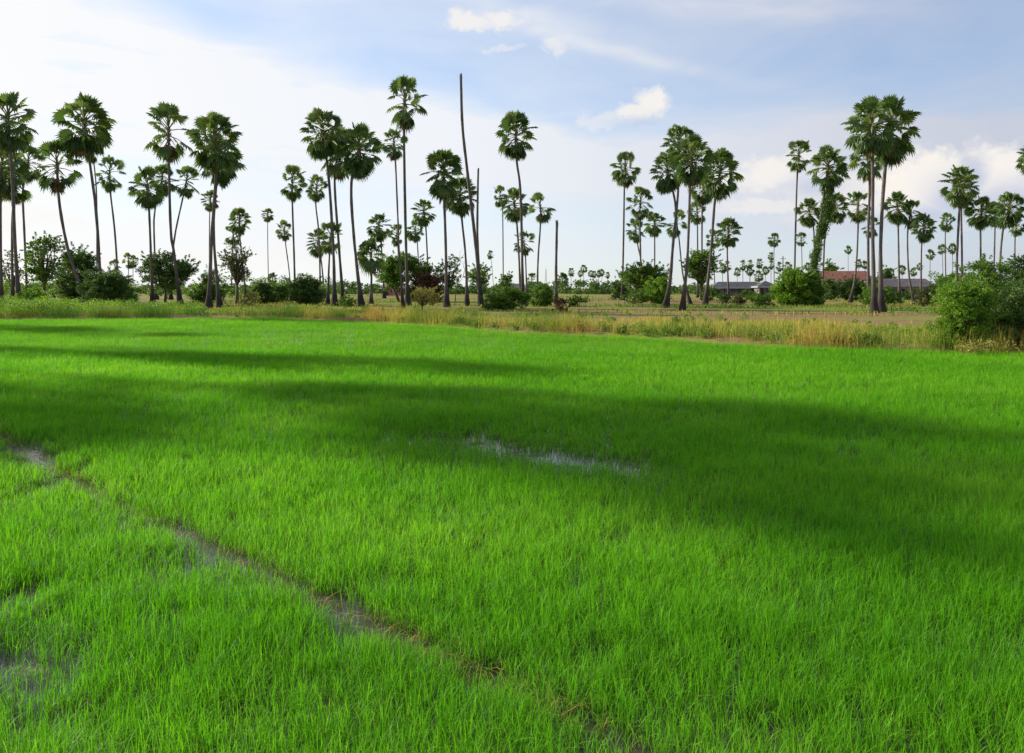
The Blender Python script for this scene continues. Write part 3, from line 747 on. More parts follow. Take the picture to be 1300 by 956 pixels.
# palms along the left of the paddy, outside the picture; they throw the long shadows across the rice
CAST = [(150,444,20,1.0), (470,458,19,1.05), (300,452,22,.8), (30,413,20,1.1), (150,420,17,.9), (400,404,21,1.0), (-70,505,19,1.0), (-160,522,21,1.15), (30,484,17,.7),
        (760,512,20,1.1), (1150,572,18,1.15), (1380,625,21,1.15), (-860,650,19,1.1), (-700,600,21,1.0)]
for i, (px, py, h, ks) in enumerate(CAST):
    Ys = F * 2.0 / (py - HZ); x = (px - 650) / F * Ys - 0.92 * h / math.tan(SUN_EL); y = Ys + 0.39 * h / math.tan(SUN_EL)
    root = empty('palm_tree', (x, y, 0)); tag(root, 'sugar palm of the row beyond the left frame edge beside the paddy', 'palm', 'sugar palms beyond the left edge of the picture')
    link('trunk', trunk_mesh('trunk', [(0, 0, -.1), (0.3, 0.1, h * .5), (0, 0, h)], .13, .165, .36, 10, 7), root)
    cm, sm, dm = CROWNS[('open', 'round')[i % 2]][i % 3]
    c = link('crown', cm, root, (0, 0, h)); c.rotation_euler[2] = i; c.scale = (ks,) * 3
    link('leaf_stalks', sm, c); link('dead_fronds', dm, root, (0, 0, h))

# bare dead palm trunks
def bare(pts, Y, r0, r1, label):
    bx, by = pts[-1]; base = Vector(((bx - 650) / F * Y, Y, 0))
    L = [at(px, py, Y) - base for (px, py) in pts[:-1]] + [Vector((0, 0, -0.1))]
    me = trunk_mesh('bare_palm_trunk', L[::-1], r0, r1, r1 * 1.9, 10, 7)
    nv = len(me.vertices); rgb = random.Random(int(Y))
    for q in range(nv - 10, nv): me.vertices[q].co.z += rgb.uniform(-.25, .45); me.vertices[q].co.x += rgb.uniform(-.05, .05)
    o_ = link('bare_palm_trunk', me, None, base); tag(o_, label, 'dead palm trunk', 'bare dead palm trunks')
bare([(585,95),(587,158),(593,215),(602,293),(608,350),(611,388)], 98, .15, .23, 'very tall bare curved palm trunk without a crown')
bare([(607,217),(606,293),(608,340),(609,386)], 112, .14, .19, 'straight bare trunk half as tall, behind the tallest bare one')
bare([(707,282),(706,340),(706,384)], 110, .17, .20, 'short straight bare palm trunk between the green bush and the open field')

# ------------------------------------------------------------------ broadleaf trees and bushes
def leaf_cloud(centres, radii, counts, size, rg, flat=1.0, asp=0.5, gray=0.5, droopy=0.0):
    """rhombic leaves spread around clump centres, thickest near each clump's skin"""
    P = []; Tn = []
    for c, r, k in zip(centres, radii, counts):
        d = rg.normal(0, 1, (k, 3)); d /= np.linalg.norm(d, axis=1)[:, None]
        rr = r * rg.uniform(0.15, 1.08, k) ** 0.55
        P.append(np.array(c) + d * rr[:, None] * np.array([1, 1, flat])); Tn.append(np.clip(rg.normal(rg.uniform(0.1, 0.8), 0.16, k), 0, 1))
    P = np.concatenate(P); Tn = np.concatenate(Tn); n = len(P)
    a = rg.normal(0, 1, (n, 3)); a[:, 2] = a[:, 2] * 0.6 - droopy; a /= np.linalg.norm(a, axis=1)[:, None]
    b = rg.normal(0, 1, (n, 3)); b -= a * (a * b).sum(1)[:, None]; b /= np.linalg.norm(b, axis=1)[:, None]
    s = size * rg.uniform(0.6, 1.4, n)[:, None]
    V = np.empty((n, 4, 3)); V[:, 0] = P - a * s * .5; V[:, 1] = P + b * s * asp * .5; V[:, 2] = P + a * s * .5; V[:, 3] = P - b * s * asp * .5
    return V.reshape(-1, 3), np.arange(n * 4).reshape(-1, 4), np.repeat(Tn, 4)
def plant(name, x0, x1, top, base_y, mat, label, cat, Y=None, leaf=0.2, dens=1.0, clumps=14, kind='bush', airy=0.0, seed=0, group=None, depthf=0.8, flat=0.85, barkm=None, lean=0.0):
    """x0..x1, top, base_y are photo extents of the plant at its own distance"""
    if Y is None: Y = F * CAMZ / (base_y - HZ)
    rg = np.random.default_rng(1000 + seed + int(x0 * 7 + top)); rr = random.Random(seed + int(x0))
    cx = ((x0 + x1) / 2 - 650) / F * Y; w = (x1 - x0) / F * Y; h = CAMZ - (top - HZ) / F * Y
    zb = 0.0
    root = empty(name, (cx, Y, 0)); tag(root, label, cat, group)
    C = []; Rd = []
    lo = 0.30 if kind == 'tree' else 0.10
    for i in range(clumps):
        for _ in range(30):
            u = rg.uniform(-1, 1, 3)
            if (u ** 2).sum() < 1 and (u ** 2).sum() > 0.08: break
        r = rg.uniform(0.18, 0.30) * min(w, h) * (1.0 if kind == 'bush' else 0.8) * (1 - 0.3 * airy)
        cz = h * (lo + (1 - lo) * (0.5 + 0.5 * u[2]))
        cz = min(max(cz, r * 0.7), h - r * 0.8)
        prof = 1.0 if kind == 'tree' else (1.05 - 0.45 * (cz / h) ** 2)
        C.append((u[0] * (w / 2 - r * 0.6) * prof, u[1] * (w / 2) * depthf, cz)); Rd.append(r)
    if kind == 'bush':
        for i in range(max(3, clumps // 3)):
            r = 0.2 * min(w, h); C.append((rg.uniform(-.42, .42) * w, rg.uniform(-.3, .1) * w * depthf, r * .7)); Rd.append(r)
    C0, R0 = C, Rd; C = []; Rd = []
    for c, r in zip(C0, R0):
        ns_ = 9 if kind == 'bush' else 8
        for _ in range(ns_):
            d = rg.normal(0, 1, 3); d /= np.linalg.norm(d)
            if d[2] < -.3 and rg.uniform() < .6: d[2] = -d[2]
            rs = r * rg.uniform(0.22, 0.50)
            C.append((c[0] + d[0] * r * rg.uniform(.5, 1.15), c[1] + d[1] * r * rg.uniform(.5, 1.1), max(c[2] + d[2] * r * rg.uniform(.5, 1.15), rs * .6))); Rd.append(rs)
        for _ in range(4):                      # stray shoots breaking the outline
            d = rg.normal(0, 1, 3); d[2] = abs(d[2]); d /= np.linalg.norm(d); e0 = rg.uniform(1.0, 1.8)
            for q in (e0, e0 + .18, e0 + .32):
                C.append((c[0] + d[0] * r * q, c[1] + d[1] * r * q, c[2] + d[2] * r * q)); Rd.append(r * .13)
    mx = max(c[2] + r * .7 for c, r in zip(C, Rd)); C = [(c[0], c[1], c[2] * h / mx) for c in C]
    cnts = [max(8, int(dens * 6.5 * (r ** 2) * 4 / (leaf ** 2) * (1 - 0.55 * airy))) for r in Rd]
    V, Fa, T = leaf_cloud(C, Rd, cnts, leaf, rg, flat=flat)
    ok = V.reshape(-1, 4, 3)[:, :, 2].min(1) > 0.0
    V = V.reshape(-1, 4, 3)[ok].reshape(-1, 3); T = T.reshape(-1, 4)[ok].ravel(); Fa = np.arange(len(V)).reshape(-1, 4)
    link('crown' if kind == 'tree' else 'foliage', mesh_np('crown' if kind == 'tree' else 'foliage', V, Fa, [mat], attrs={'tint': T, 'along': np.ones(len(V))}), root)
    mb = MB(); s = h / 6.0
    if kind == 'tree':
        fork = Vector((lean, 0, h * 0.28)); mb.tube([(0, 0, -.1), (lean * .4, 0, h * .14), fork], [0.17 * s + .03, 0.12 * s + .02, 0.10 * s + .02], n=8)
    else: fork = Vector((0, 0, 0.0))
    for c in C0:
        e = Vector(c); m1 = fork.lerp(e, 0.5) + Vector((rr.uniform(-.1, .1) * w, rr.uniform(-.1, .1) * w, rr.uniform(0, .08) * h))
        r0 = (0.07 * s + 0.012) if kind == 'tree' else 0.02 + 0.012 * s
        mb.tube([fork if kind == 'tree' else Vector((e.x * 0.25, e.y * .25, 0)), m1, e + Vector((0, 0, 0.25 * min(w, h) * .3))], [r0, r0 * .6, r0 * .2], n=5)
    link('trunk' if kind == 'tree' else 'stems', mb.mesh('trunk', [barkm or M_bark], smooth=True), root)
    return root

T = 'tree'; Bs = 'bush'
plant('broadleaf_tree', 28, 84, 293, 386, M_mid, 'airy broadleaf tree with sky showing through, behind the left edge palms', T, Y=105, leaf=.26, dens=.8, clumps=34, kind='tree', airy=.75, seed=1)
plant('broadleaf_tree', 76, 124, 307, 384, M_dark, 'dense olive domed tree behind the curved leaning palm', T, Y=118, leaf=.26, dens=.9, clumps=24, kind='bush', seed=2)
plant('bush', 100, 174, 336, 389, M_dark, 'wide dark green bush at the foot of the big shaggy palm', Bs, leaf=.16, dens=.8, clumps=26, seed=3)
plant('bush', 24, 70, 362, 392, M_bright, 'sunny green scrub beside the feet of the left edge palms', Bs, leaf=.14, dens=.7, clumps=16, seed=4)
plant('broadleaf_tree', 0, 30, 316, 380, M_olive, 'thin scraggly tree between the trunks at the left edge', T, Y=125, leaf=.22, dens=.4, clumps=22, kind='tree', airy=.9, seed=5)
plant('broadleaf_tree', 174, 246, 316, 386, M_dark, 'broad broken crowned tree under the two crossing palms', T, Y=122, leaf=.27, dens=.8, clumps=38, kind='tree', airy=.45, seed=6)
plant('bush', 246, 290, 336, 386, M_mid, 'mixed green tree bush behind the thick pair of trunks', Bs, Y=118, leaf=.2, dens=.7, clumps=20, airy=.3, seed=7)
plant('broadleaf_tree', 280, 322, 300, 386, M_olive, 'sparse olive and yellow tree right of the thick pair', T, Y=110, leaf=.2, dens=.55, clumps=34, kind='tree', airy=.8, seed=8)
plant('bush', 314, 350, 354, 386, M_dark, 'rounded dark bush left of the larger dark round bush', Bs, leaf=.17, dens=.8, clumps=18, seed=9)
plant('bush', 342, 372, 358, 385, M_mid, 'lower green bush squeezed between the two dark round bushes', Bs, leaf=.17, dens=.8, clumps=14, seed=10)
plant('bush', 366, 412, 347, 387, M_dark, 'large dark round bush left of the big cluster of palms', Bs, leaf=.16, dens=.9, clumps=26, seed=11)
plant('bush', 306, 334, 368, 388, M_yel, 'small yellow green shrub before the dark bushes', Bs, leaf=.12, dens=.5, clumps=10, airy=.3, seed=12)
plant('bush', 424, 452, 372, 390, M_mid, 'low leafy green shrub at the feet of the big cluster of palms', Bs, leaf=.16, dens=.6, clumps=10, seed=13)
plant('broadleaf_tree', 478, 536, 317, 384, M_mid, 'broad low tree with a leaning trunk behind the two close tall trunks', T, Y=128, leaf=.24, dens=1.0, clumps=34, kind='tree', airy=.15, seed=14, lean=-1.2)
plant('broadleaf_tree', 518, 560, 330, 384, M_dark, 'dark tree joined to the broad low tree on its right', T, Y=132, leaf=.24, dens=.9, clumps=22, kind='tree', airy=.2, seed=15)
plant('dead_bush', 518, 562, 340, 382, M_brown, 'dead red brown foliage mass under the dark tree', Bs, Y=126, leaf=.2, dens=.8, clumps=18, seed=16)
plant('shrub', 510, 562, 362, 399, M_yel, 'thin straw coloured shrub with a brown forked stem on the bank', 'shrub', leaf=.10, dens=.45, clumps=22, airy=.6, seed=17, kind='tree')
plant('broadleaf_tree', 552, 586, 322, 384, M_mid, 'small open tree behind the palm with the black trunk foot', T, Y=128, leaf=.24, dens=.7, clumps=22, kind='tree', airy=.5, seed=18)
plant('broadleaf_tree', 592, 626, 333, 380, M_mid, 'small tree behind the foot of the tallest bare trunk', T, Y=160, leaf=.3, dens=.8, clumps=20, kind='tree', airy=.4, seed=19)
plant('broadleaf_tree', 628, 656, 344, 380, M_mid, 'small round tree behind the left of the two green bushes', T, Y=165, leaf=.3, dens=.8, clumps=12, kind='tree', airy=.2, seed=20)
plant('bush', 612, 673, 361, 393, M_mid, 'wide leafy green bush right of the tallest bare trunk', Bs, leaf=.14, dens=.9, clumps=30, seed=21)
plant('bush', 670, 706, 357, 389, M_mid, 'rounded green bush left of the short bare trunk', Bs, leaf=.15, dens=.9, clumps=20, seed=22)
plant('dead_bush', 700, 722, 378, 398, M_brown, 'ragged brown dead plant at the foot of the short bare trunk', Bs, leaf=.12, dens=.5, clumps=9, seed=23)
plant('bush', 718, 749, 374, 389, M_mid, 'small low green bush alone in the field right of the short bare trunk', Bs, leaf=.15, dens=.8, clumps=12, seed=24)
plant('bush', 776, 800, 350, 384, M_dark, 'dark narrow bush round the foot of the lone slim palm', Bs, Y=150, leaf=.22, dens=.8, clumps=14, seed=25)
plant('bush', 784, 824, 370, 386, M_mid, 'low green bush along the grass left of the tall green clump', Bs, leaf=.16, dens=.8, clumps=14, seed=26)
plant('broadleaf_tree', 788, 850, 328, 384, M_mid, 'spreading green tree left of the large palm group', T, Y=132, leaf=.25, dens=.9, clumps=42, kind='tree', airy=.35, seed=27)
plant('bush', 818, 853, 350, 386, M_bright, 'upright feathery green clump in front of the spreading green tree', Bs, leaf=.17, dens=.8, clumps=18, seed=28)
plant('broadleaf_tree', 866, 914, 312, 382, M_mid, 'tall leafy tree seen through the trunks of the large palm group', T, Y=145, leaf=.28, dens=.8, clumps=36, kind='tree', airy=.5, seed=29)
plant('bush', 906, 928, 370, 386, M_dark, 'dark bush before the left end of the grey roof', Bs, leaf=.16, dens=.7, clumps=10, seed=30)
plant('bush', 926, 952, 371, 387, M_olive, 'olive bush before the middle of the grey roof', Bs, leaf=.15, dens=.8, clumps=12, seed=31)
plant('bush', 947, 981, 368, 389, M_mid, 'fuller green bush before the right end of the grey roof', Bs, leaf=.15, dens=.9, clumps=16, seed=32)
plant('bush', 985, 1030, 336, 388, M_bright, 'large sunny yellow green bush left of the vine covered trunk', Bs, leaf=.17, dens=.9, clumps=34, seed=33)
plant('bush', 1012, 1046, 340, 388, M_mid, 'dark leafy bush at the foot of the vine covered trunk', Bs, leaf=.17, dens=.9, clumps=22, seed=34)
plant('broadleaf_tree', 1040, 1066, 328, 376, M_mid, 'distant domed tree rising left of the red roof', T, Y=270, leaf=.45, dens=.9, clumps=16, kind='bush', seed=35)
plant('bush', 1044, 1068, 348, 382, M_dark, 'dark bush in front of the left end of the red roof', Bs, Y=150, leaf=.22, dens=.8, clumps=14, seed=36)
plant('bush', 1066, 1102, 349, 384, M_dark, 'rounded bush before the right end of the red roof', Bs, Y=142, leaf=.2, dens=.9, clumps=20, seed=37)
plant('bush', 1090, 1124, 358, 388, M_mid, 'green scrub around the feet of the tall right pair', Bs, Y=105, leaf=.17, dens=.7, clumps=18, airy=.3, seed=38)
plant('bush', 1118, 1144, 362, 388, M_mid, 'green scrub right of the tall right pair below the shed roof', Bs, Y=106, leaf=.17, dens=.6, clumps=14, airy=.2, seed=39)
plant('broadleaf_tree', 1112, 1138, 336, 374, M_dark, 'dark pointed tree behind the tall right pair, left of the shed roof', T, Y=235, leaf=.4, dens=.9, clumps=16, kind='bush', seed=40)
plant('bush', 1158, 1192, 364, 389, M_olive, 'scrubby olive bush at the feet of the leaning palms before the shed', Bs, leaf=.15, dens=.6, clumps=14, airy=.3, seed=41)
plant('bush', 1180, 1206, 347, 380, M_dark, 'grey green rounded bush at the right end of the shed roof', Bs, Y=170, leaf=.25, dens=.9, clumps=14, seed=42)
plant('bush', 1198, 1240, 338, 380, M_mid, 'green bush behind the top left of the big right bush', Bs, Y=150, leaf=.24, dens=.8, clumps=16, seed=43)
plant('bush', 892, 914, 361, 384, M_mid, 'leafy bush hiding the left end of the grey roofed building', Bs, Y=140, leaf=.2, dens=.8, clumps=12, seed=51)
plant('bush', 976, 996, 362, 384, M_dark, 'dark bush between the grey roofed wing and the sunny bush', Bs, Y=150, leaf=.2, dens=.8, clumps=10, seed=52)
plant('bush', 932, 962, 366.5, 382, M_dark, 'low dark hedge like bush against the grey roofed building wall', Bs, Y=170, leaf=.22, dens=.8, clumps=12, seed=53)
plant('bush', 1142, 1166, 364, 384, M_dark, 'dark low bush in front of the shed wall between leaning palms', Bs, Y=150, leaf=.2, dens=.8, clumps=10, seed=54)
plant('bush', 1098, 1120, 350, 380, M_dark, 'dark bush behind the tall right pair hiding the red roof end', Bs, Y=160, leaf=.22, dens=.8, clumps=12, seed=55)
# the near bush at the right end of the bank
plant('bush', 1184, 1256, 348, 437, M_bright, 'big sunny yellow green bush on the bank, left part at the right side', Bs, Y=28.0, leaf=.07, dens=.5, clumps=40, seed=44, depthf=.7)  # sunlit side of the near bush, put into a brighter leaf colour
plant('bush', 1218, 1284, 322, 430, M_mid, 'taller dark green bush top rising behind the sunny bush at right', Bs, Y=31, leaf=.075, dens=.55, clumps=34, seed=45)
plant('bush', 1244, 1370, 346, 436, M_dark, 'darkest leafy bush with brown undergrowth at the right frame edge', Bs, Y=28.8, leaf=.07, dens=.5, clumps=46, seed=46)  # shaded side of the near bush, put into a darker leaf colour
plant('broadleaf_tree', 1278, 1318, 318, 384, M_dark, 'leafy tree above the darkest bush at the right frame edge', T, Y=90, leaf=.2, dens=.8, clumps=22, kind='tree', airy=.3, seed=47)

# scrubby undergrowth on the left bank
C = []; Rd = []
for i in range(170):
    px = rng.uniform(-40, 262); dY = rng.uniform(1.5, 22); X = (px - 650) / F * 60; Yy = float(edge_y(X)) + dY; X = (px - 650) / F * Yy
    r = rng.uniform(0.25, 0.85) * (1.3 - 0.5 * px / 262); C.append((X, Yy, r * 0.8)); Rd.append(r)
V, Fa, Tt = leaf_cloud(C, Rd, [int(220 * r / .4) for r in Rd], 0.11, rng, flat=.8)
tag(link('undergrowth', mesh_np('undergrowth', V, Fa, [M_bright], attrs={'tint': Tt, 'along': np.ones(len(V))})), 'low green weeds along the left bank under the palms', kind='stuff')
C = []; Rd = []
for i in range(230):
    px = rng.uniform(250, 1200); dY = rng.choice([rng.uniform(.6, 3), rng.uniform(5, 30)]); X = (px - 650) / F * 38; Yy = float(edge_y(X)) + dY; X = (px - 650) / F * Yy
    Yy = float(edge_y(X)) + dY; r = rng.uniform(0.12, 0.38); C.append((X, Yy, r * 0.7 + .1)); Rd.append(r)
V, Fa, Tt = leaf_cloud(C, Rd, [int(130 * r / .25) for r in Rd], 0.09, rng, flat=.8)
tag(link('weeds', mesh_np('weeds', V, Fa, [M_mid], attrs={'tint': Tt, 'along': np.ones(len(V))})), 'low dark green weeds dotted through the dry grass behind the rice', kind='stuff')
# brown dead undergrowth under the right bush
C = []; Rd = []
for i in range(24):
    px = rng.uniform(1215, 1340); Yy = rng.uniform(25.4, 27.6); r = rng.uniform(.12, .3); C.append(((px - 650) / F * Yy, Yy, r * .8 + .1)); Rd.append(r)
V, Fa, Tt = leaf_cloud(C, Rd, [70] * len(Rd), 0.07, rng)
tag(link('dry_undergrowth', mesh_np('dry_undergrowth', V, Fa, [M_yel], attrs={'tint': Tt, 'along': np.ones(len(V))})), 'dry straw and brown weeds under the bushes at the right edge', kind='stuff')

# vine wrapped round one palm
Yv = F * 2.6 / 24
C = []; Rd = []
for (px, py, r) in [(1052,235,9),(1051,245,10),(1052,256,11),(1051,266,11),(1048,276,12),(1046,286,11),(1043,296,10),(1040,306,10),(1038,316,9),(1036,326,10),(1035,336,11),(1034,346,12),(1034,356,12),(1036,366,11),(1044,292,9),(1050,262,12)]:
    for k in range(6):
        p = at(px + rng.uniform(-3, 3), py + rng.uniform(-4, 4), Yv); C.append((p.x, p.y + rng.uniform(-.4, .4), p.z)); Rd.append(r * rng.uniform(.4,.8) / F * Yv)
C = np.array(C); b0 = Vector(((1036 - 650) / F * Yv, Yv, 0))
V, Fa, Tt = leaf_cloud(C - np.array(b0), Rd, [170] * len(Rd), 0.2, rng, flat=1.2, droopy=.8)
tag(link('climbing_vine', mesh_np('climbing_vine', V, Fa, [M_dark], attrs={'tint': Tt, 'along': np.ones(len(V))}), None, b0), 'thick green vine climbing the whole trunk of one palm', 'vine')

# bare branching tree
def bare_tree(px, top, base_y, Y, label, seed):
    rr = random.Random(seed); mb = MB(); base = Vector(((px - 650) / F * Y, Y, 0)); h = CAMZ - (top - HZ) / F * Y
    def grow(p, d, L, r, lv):
        q = p + d * L; m = p.lerp(q, .5) + Vector((rr.uniform(-.05, .05), rr.uniform(-.05, .05), 0)) * L
        mb.tube([p, m, q], [r, r * .8, r * .6], n=5, cap=lv == 0)
        if lv >= 5: return
        for _ in range(2 if lv else 3):
            nd = (d + Vector((rr.uniform(-.8, .8), rr.uniform(-.8, .8), rr.uniform(-.1, .5)))).normalized()
            grow(q, nd, L * rr.uniform(.6, .85), r * .62, lv + 1)
    grow(Vector((0, 0, -.1)), Vector((0.1, 0, 1)).normalized(), h * .28, .09, 0)
    tag(link('bare_tree', mb.mesh('bare_tree', [M_bark]), None, base), label, 'tree')
bare_tree(578, 308, 382, 135, 'leafless grey tree with thin twigs left of the tallest bare trunk', 4)

# far woodland: one mass beyond counting
C = []; Rd = []
for i in range(760):
    Yy = rng.uniform(285, 400); X = rng.uniform(-0.78, 0.78) * Yy
    hh = 3.2 + 2.3 * mnoise.noise(Vector((X * .02, 5, 0))) + rng.uniform(-.8, 1.3)
    r = rng.uniform(1.3, 2.6); C.append((X, Yy, max(hh - r * .6, 0.8))); Rd.append(r)
    C.append((X + rng.uniform(-3, 3), Yy - 1, r * .5)); Rd.append(r)
V, Fa, Tt = leaf_cloud(C, Rd, [70] * len(Rd), 0.75, rng, flat=.8, asp=.7)
tag(link('distant_woodland', mesh_np('distant_woodland', V, Fa, [M_dark], attrs={'tint': Tt, 'along': np.ones(len(V))})), 'low belt of dark woods along the horizon', kind='stuff')

C = []; Rd = []
for i in range(420):
    if i < 300: px = rng.uniform(-180, 420); Yy = rng.uniform(120, 180)
    else: px = rng.uniform(1185, 1500); Yy = rng.uniform(120, 190)
    X = (px - 650) / F * Yy; hh = 3.3 + 2.2 * mnoise.noise(Vector((X * .08, 9, 0))) + rng.uniform(-.9, .9)
    r = rng.uniform(.5, 1.2); C.append((X, Yy, max(.4, rng.uniform(.2, 1) * hh))); Rd.append(r)
V, Fa, Tt = leaf_cloud(C, Rd, [150] * len(Rd), 0.28, rng, flat=.85)
tag(link('thicket', mesh_np('thicket', V, Fa, [M_mid], attrs={'tint': Tt, 'along': np.ones(len(V))})), 'low green thicket filling the gaps behind the left palms', kind='stuff')

# ------------------------------------------------------------------ buildings
def wallm(name, a, b): return simplemat(name, a, b, scale=1.5, bump=0.1)
M_wall = wallm('plaster_grey', (0.09, 0.08, 0.075), (0.19, 0.16, 0.145)); M_wallp = wallm('plaster_pink', (0.28, 0.19, 0.16), (0.40, 0.29, 0.25)); M_white = wallm('white_board', (0.32, 0.31, 0.31), (0.42, 0.41, 0.40))
M_darkop = simplemat('dark_opening', (0.02, 0.02, 0.022), (0.04, 0.04, 0.045), bump=0)
M_brick = wallm('brick_red', (0.30, 0.11, 0.07), (0.42, 0.20, 0.14))
def roofm(name, a, b):
    m, nt, out = newmat(name)
    tc = N(nt, 'ShaderNodeTexCoord')
    w = N(nt, 'ShaderNodeTexWave', i_Scale=2.2, i_Distortion=0.3); w.bands_direction = 'X'; nt.links.new(tc.outputs['Object'], w.inputs['Vector'])
    no = N(nt, 'ShaderNodeTexNoise', i_Scale=0.8, i_Detail=7.0); nt.links.new(tc.outputs['Object'], no.inputs['Vector'])
    col = ramp(nt, no.outputs['Fac'], [(.35, a), (.65, b)])
    col = mixc(nt, math_n(nt, 'MULTIPLY', w.outputs['Fac'], .25), col, sc3(a, .6))
    p = N(nt, 'ShaderNodeBsdfPrincipled', i_Roughness=.8); nt.links.new(col, p.inputs['Base Color'])
    b_ = N(nt, 'ShaderNodeBump', i_Strength=.5, i_Distance=.04); nt.links.new(w.outputs['Fac'], b_.inputs['Height']); nt.links.new(b_.outputs[0], p.inputs['Normal'])
    nt.links.new(p.outputs[0], out.inputs[0]); return m
M_rg = roofm('roof_grey_tiles', (0.050, 0.048, 0.058), (0.095, 0.09, 0.10)); M_rr = roofm('roof_red_tiles', (0.20, 0.070, 0.042), (0.29, 0.115, 0.07)); M_rp = roofm('roof_purple_grey', (0.085, 0.066, 0.072), (0.15, 0.12, 0.125))

def house(name, x0, x1, ridge, eave, Y, dep, hip, mw, mr, label, nwin, base_over=0.6, extra=None):
    px = F / Y; xc = ((x0 + x1) / 2 - 650) / px; w = (x1 - x0) / px
    ze = CAMZ - (eave - HZ) / px; zr = CAMZ - (ridge - HZ) / px
    root = empty(name, (xc, Y + dep / 2, 0)); tag(root, label, 'building')
    ov = base_over; hw = w / 2; hd = dep / 2
    b = MB(); b.box((-hw + ov, -hd + ov, -0.1), (hw - ov, hd - ov, ze + 0.05)); 
    wall = link('wall', b.mesh('wall', [mw]), root)
    r = MB(); t = 0.14
    e = [(-hw, -hd, ze), (hw, -hd, ze), (hw, hd, ze), (-hw, hd, ze)]
    R1 = (-hw + hip, 0, zr); R2 = (hw - hip, 0, zr)
    r.poly([e[0], e[1], R2, R1]); r.poly([e[2], e[3], R1, R2]); r.poly([e[1], e[2], R2]); r.poly([e[3], e[0], R1]); r.poly(e[::-1])
    roof = link('roof', r.mesh('roof', [mr]), root)
    f = MB(); f.box((-hw - .03, -hd - .06, ze - .28), (hw + .03, -hd - .003, ze + .04)); f.box((-hw - .06, -hd, ze - .28), (-hw - .003, hd, ze + .04)); f.box((hw + .003, -hd, ze - .28), (hw + .06, hd, ze + .04))
    link('fascia', f.mesh('fascia', [M_white]), roof)
    for i in range(nwin):
        wx = -hw + ov + (i + .5) * (w - 2 * ov) / nwin; ww = 0.9
        wn = MB(); wn.box((wx - ww / 2, -hd + ov - .06, 0.9 if i % 3 else 0.0), (wx + ww / 2, -hd + ov + .1, min(ze - .45, 2.1)))
        isd = i % 3 == 0
        ob = link('door' if isd else 'window', wn.mesh('window', [M_darkop]), root)
        if not isd:
            fr = MB(); zz0, zz1 = 0.9, min(ze - .45, 2.1)
            fr.box((wx - ww / 2 - .08, -hd + ov - .09, zz0 - .08), (wx + ww / 2 + .08, -hd + ov - .005, zz0 - .001)); fr.box((wx - .04, -hd + ov - .09, zz0), (wx + .04, -hd + ov - .062, zz1))
            link('frame', fr.mesh('frame', [M_white]), ob)
    return root, w, ze, zr
house('farm_building', 905, 976, 357.5, 365, 228, 9, 2.6, M_wall, M_rg, 'long low building with a grey hipped tile roof behind bushes', 7)
house('farm_building', 962, 990, 356.3, 363.8, 222, 6, 3.0, M_wall, M_rg, 'small grey hip roofed wing right of the long grey roof', 3)
house('farm_building', 1036, 1112, 343.5, 356.5, 245, 11, 0.6, M_wall, M_rr, 'taller building with a broad red tile roof behind bushes', 6)
house('farm_building', 1108, 1188, 353.5, 362.5, 200, 8, 0.5, M_wallp, M_rp, 'long shed with a purple grey roof and pinkish wall at right', 7)
house('farm_building', 636, 668, 360.0, 364.5, 262, 7, 1.0, M_wall, M_rg, 'low dark roofed building far behind the two green bushes', 4)
house('farm_building', 484, 512, 361.0, 364.0, 236, 6, 0.4, M_brick, M_rr, 'small red brick hut seen under the broad low tree', 3)

# lattice mast and pole
def mast():
    Y = 400; b = at(693, HZ, Y); h = CAMZ + (HZ - 337) / F * Y
    root = empty('radio_mast', (b.x, Y, 0)); tag(root, 'thin grey lattice mast on the skyline left of the short bare trunk', 'mast')
    mb = MB(); c = [(.7, .7), (-.7, .7), (-.7, -.7), (.7, -.7)]
    nlev = 9
    for (x, y) in c: mb.tube([(x, y, 0), (x * .25, y * .25, h * .85)], [.09, .06], n=4)
    for i in range(nlev):
        z0 = h * .85 * i / nlev; z1 = h * .85 * (i + 1) / nlev; k0 = 1 - .75 * i / nlev; k1 = 1 - .75 * (i + 1) / nlev
        for j in range(4):
            a = c[j]; d = c[(j + 1) % 4]
            mb.tube([(a[0] * k0, a[1] * k0, z0), (d[0] * k1, d[1] * k1, z1)], [.05, .05], n=4)
    link('lattice', mb.mesh('lattice', [M_white]), root)
    m2 = MB(); m2.tube([(0, 0, h * .85), (0, 0, h)], [.08, .03], n=5); link('antenna', m2.mesh('antenna', [M_white]), root)
mast()
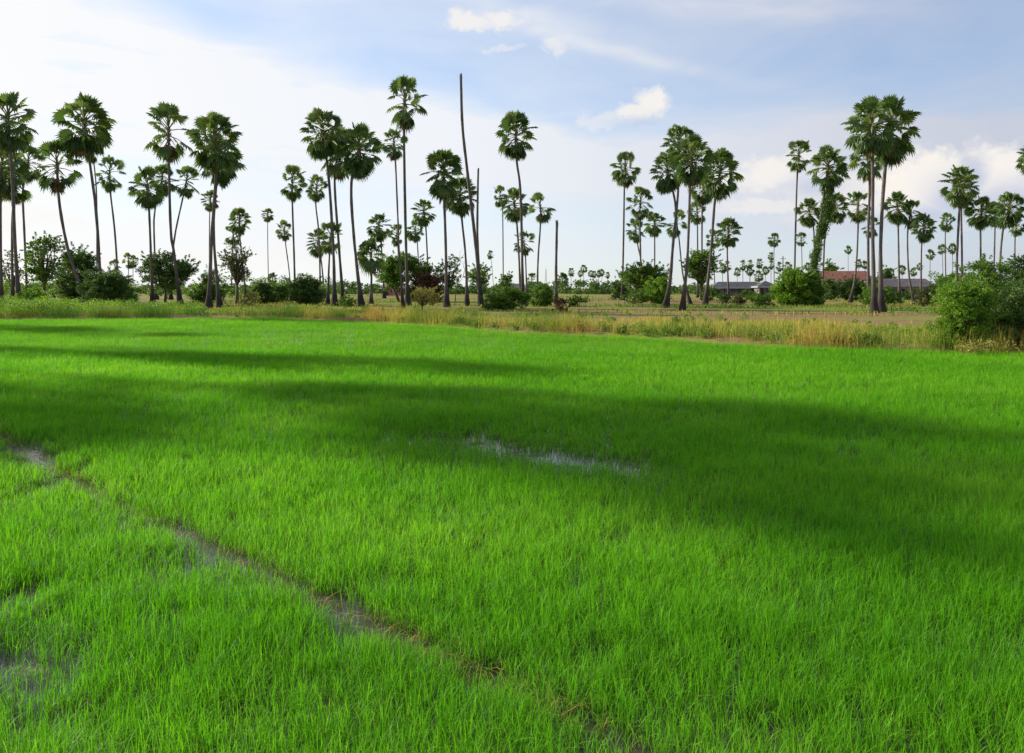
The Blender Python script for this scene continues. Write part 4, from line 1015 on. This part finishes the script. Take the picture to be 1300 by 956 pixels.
def pole():
    Y = 205; b = at(994, HZ, Y); h = CAMZ + (HZ - 325) / F * Y
    root = empty('utility_pole', (b.x, Y, 0)); tag(root, 'plain grey utility pole between the grey roof and the sunny bush', 'pole')
    mb = MB(); mb.tube([(0, 0, -.1), (0, 0, h)], [.17, .11], n=8); link('pole', mb.mesh('pole', [M_trunk]), root)
    m2 = MB(); m2.box((-.7, -.19, h - .75), (.7, -.115, h - .63)); link('crossarm', m2.mesh('crossarm', [M_trunk]), root)
pole()

# small rubbish on the bank
def sack(px, py, s, col1, col2, label, seed):
    Y = F * (CAMZ - .25) / (py - HZ); base = Vector(((px - 650) / F * Y, Y, 0.20))
    V = []; Fa = []; nu, nv = 14, 9
    for j in range(nv + 1):
        for i in range(nu):
            th = math.pi * j / nv; ph = 2 * math.pi * i / nu
            p = Vector((math.sin(th) * math.cos(ph) * 1.3, math.sin(th) * math.sin(ph) * .8, math.cos(th) * .75 + .6))
            p *= 1 + .45 * mnoise.noise(p * 2.1 + Vector((seed, 0, 0))); V.append(p * s)
    for j in range(nv):
        for i in range(nu): Fa.append((j * nu + i, j * nu + (i + 1) % nu, (j + 1) * nu + (i + 1) % nu, (j + 1) * nu + i))
    m = simplemat('plastic_sack', col1, col2, scale=9, rough=.5)
    tag(link('plastic_sack', mesh_np('plastic_sack', [tuple(v) for v in V], Fa, [m]), None, base), label, 'sack')
sack(361.5, 399, .22, (.45, .36, .34), (.62, .54, .52), 'small pale pinkish sack lying on the far bank edge', 1)
sack(357.5, 399, .17, (.05, .05, .07), (.10, .10, .13), 'small dark sack beside the pale one on the far bank', 2)

# ------------------------------------------------------------------ camera + render
cam = bpy.data.cameras.new('camera'); co = bpy.data.objects.new('camera', cam); COL.objects.link(co)
co.location = (0, 0, CAMZ); co.rotation_euler = (R(90), 0, 0)
cam.sensor_fit = 'HORIZONTAL'; cam.sensor_width = 36; cam.lens = 36 * F / 1300
cam.shift_y = -(478 - HZ) / 1300.0
cam.clip_start = 0.1; cam.clip_end = 8000
SC.camera = co
SC.view_settings.view_transform = 'Standard'; SC.view_settings.look = 'None'; SC.view_settings.exposure = 0.75; SC.view_settings.gamma = 1.0
SC.cycles.max_bounces = 8; SC.cycles.transparent_max_bounces = 4
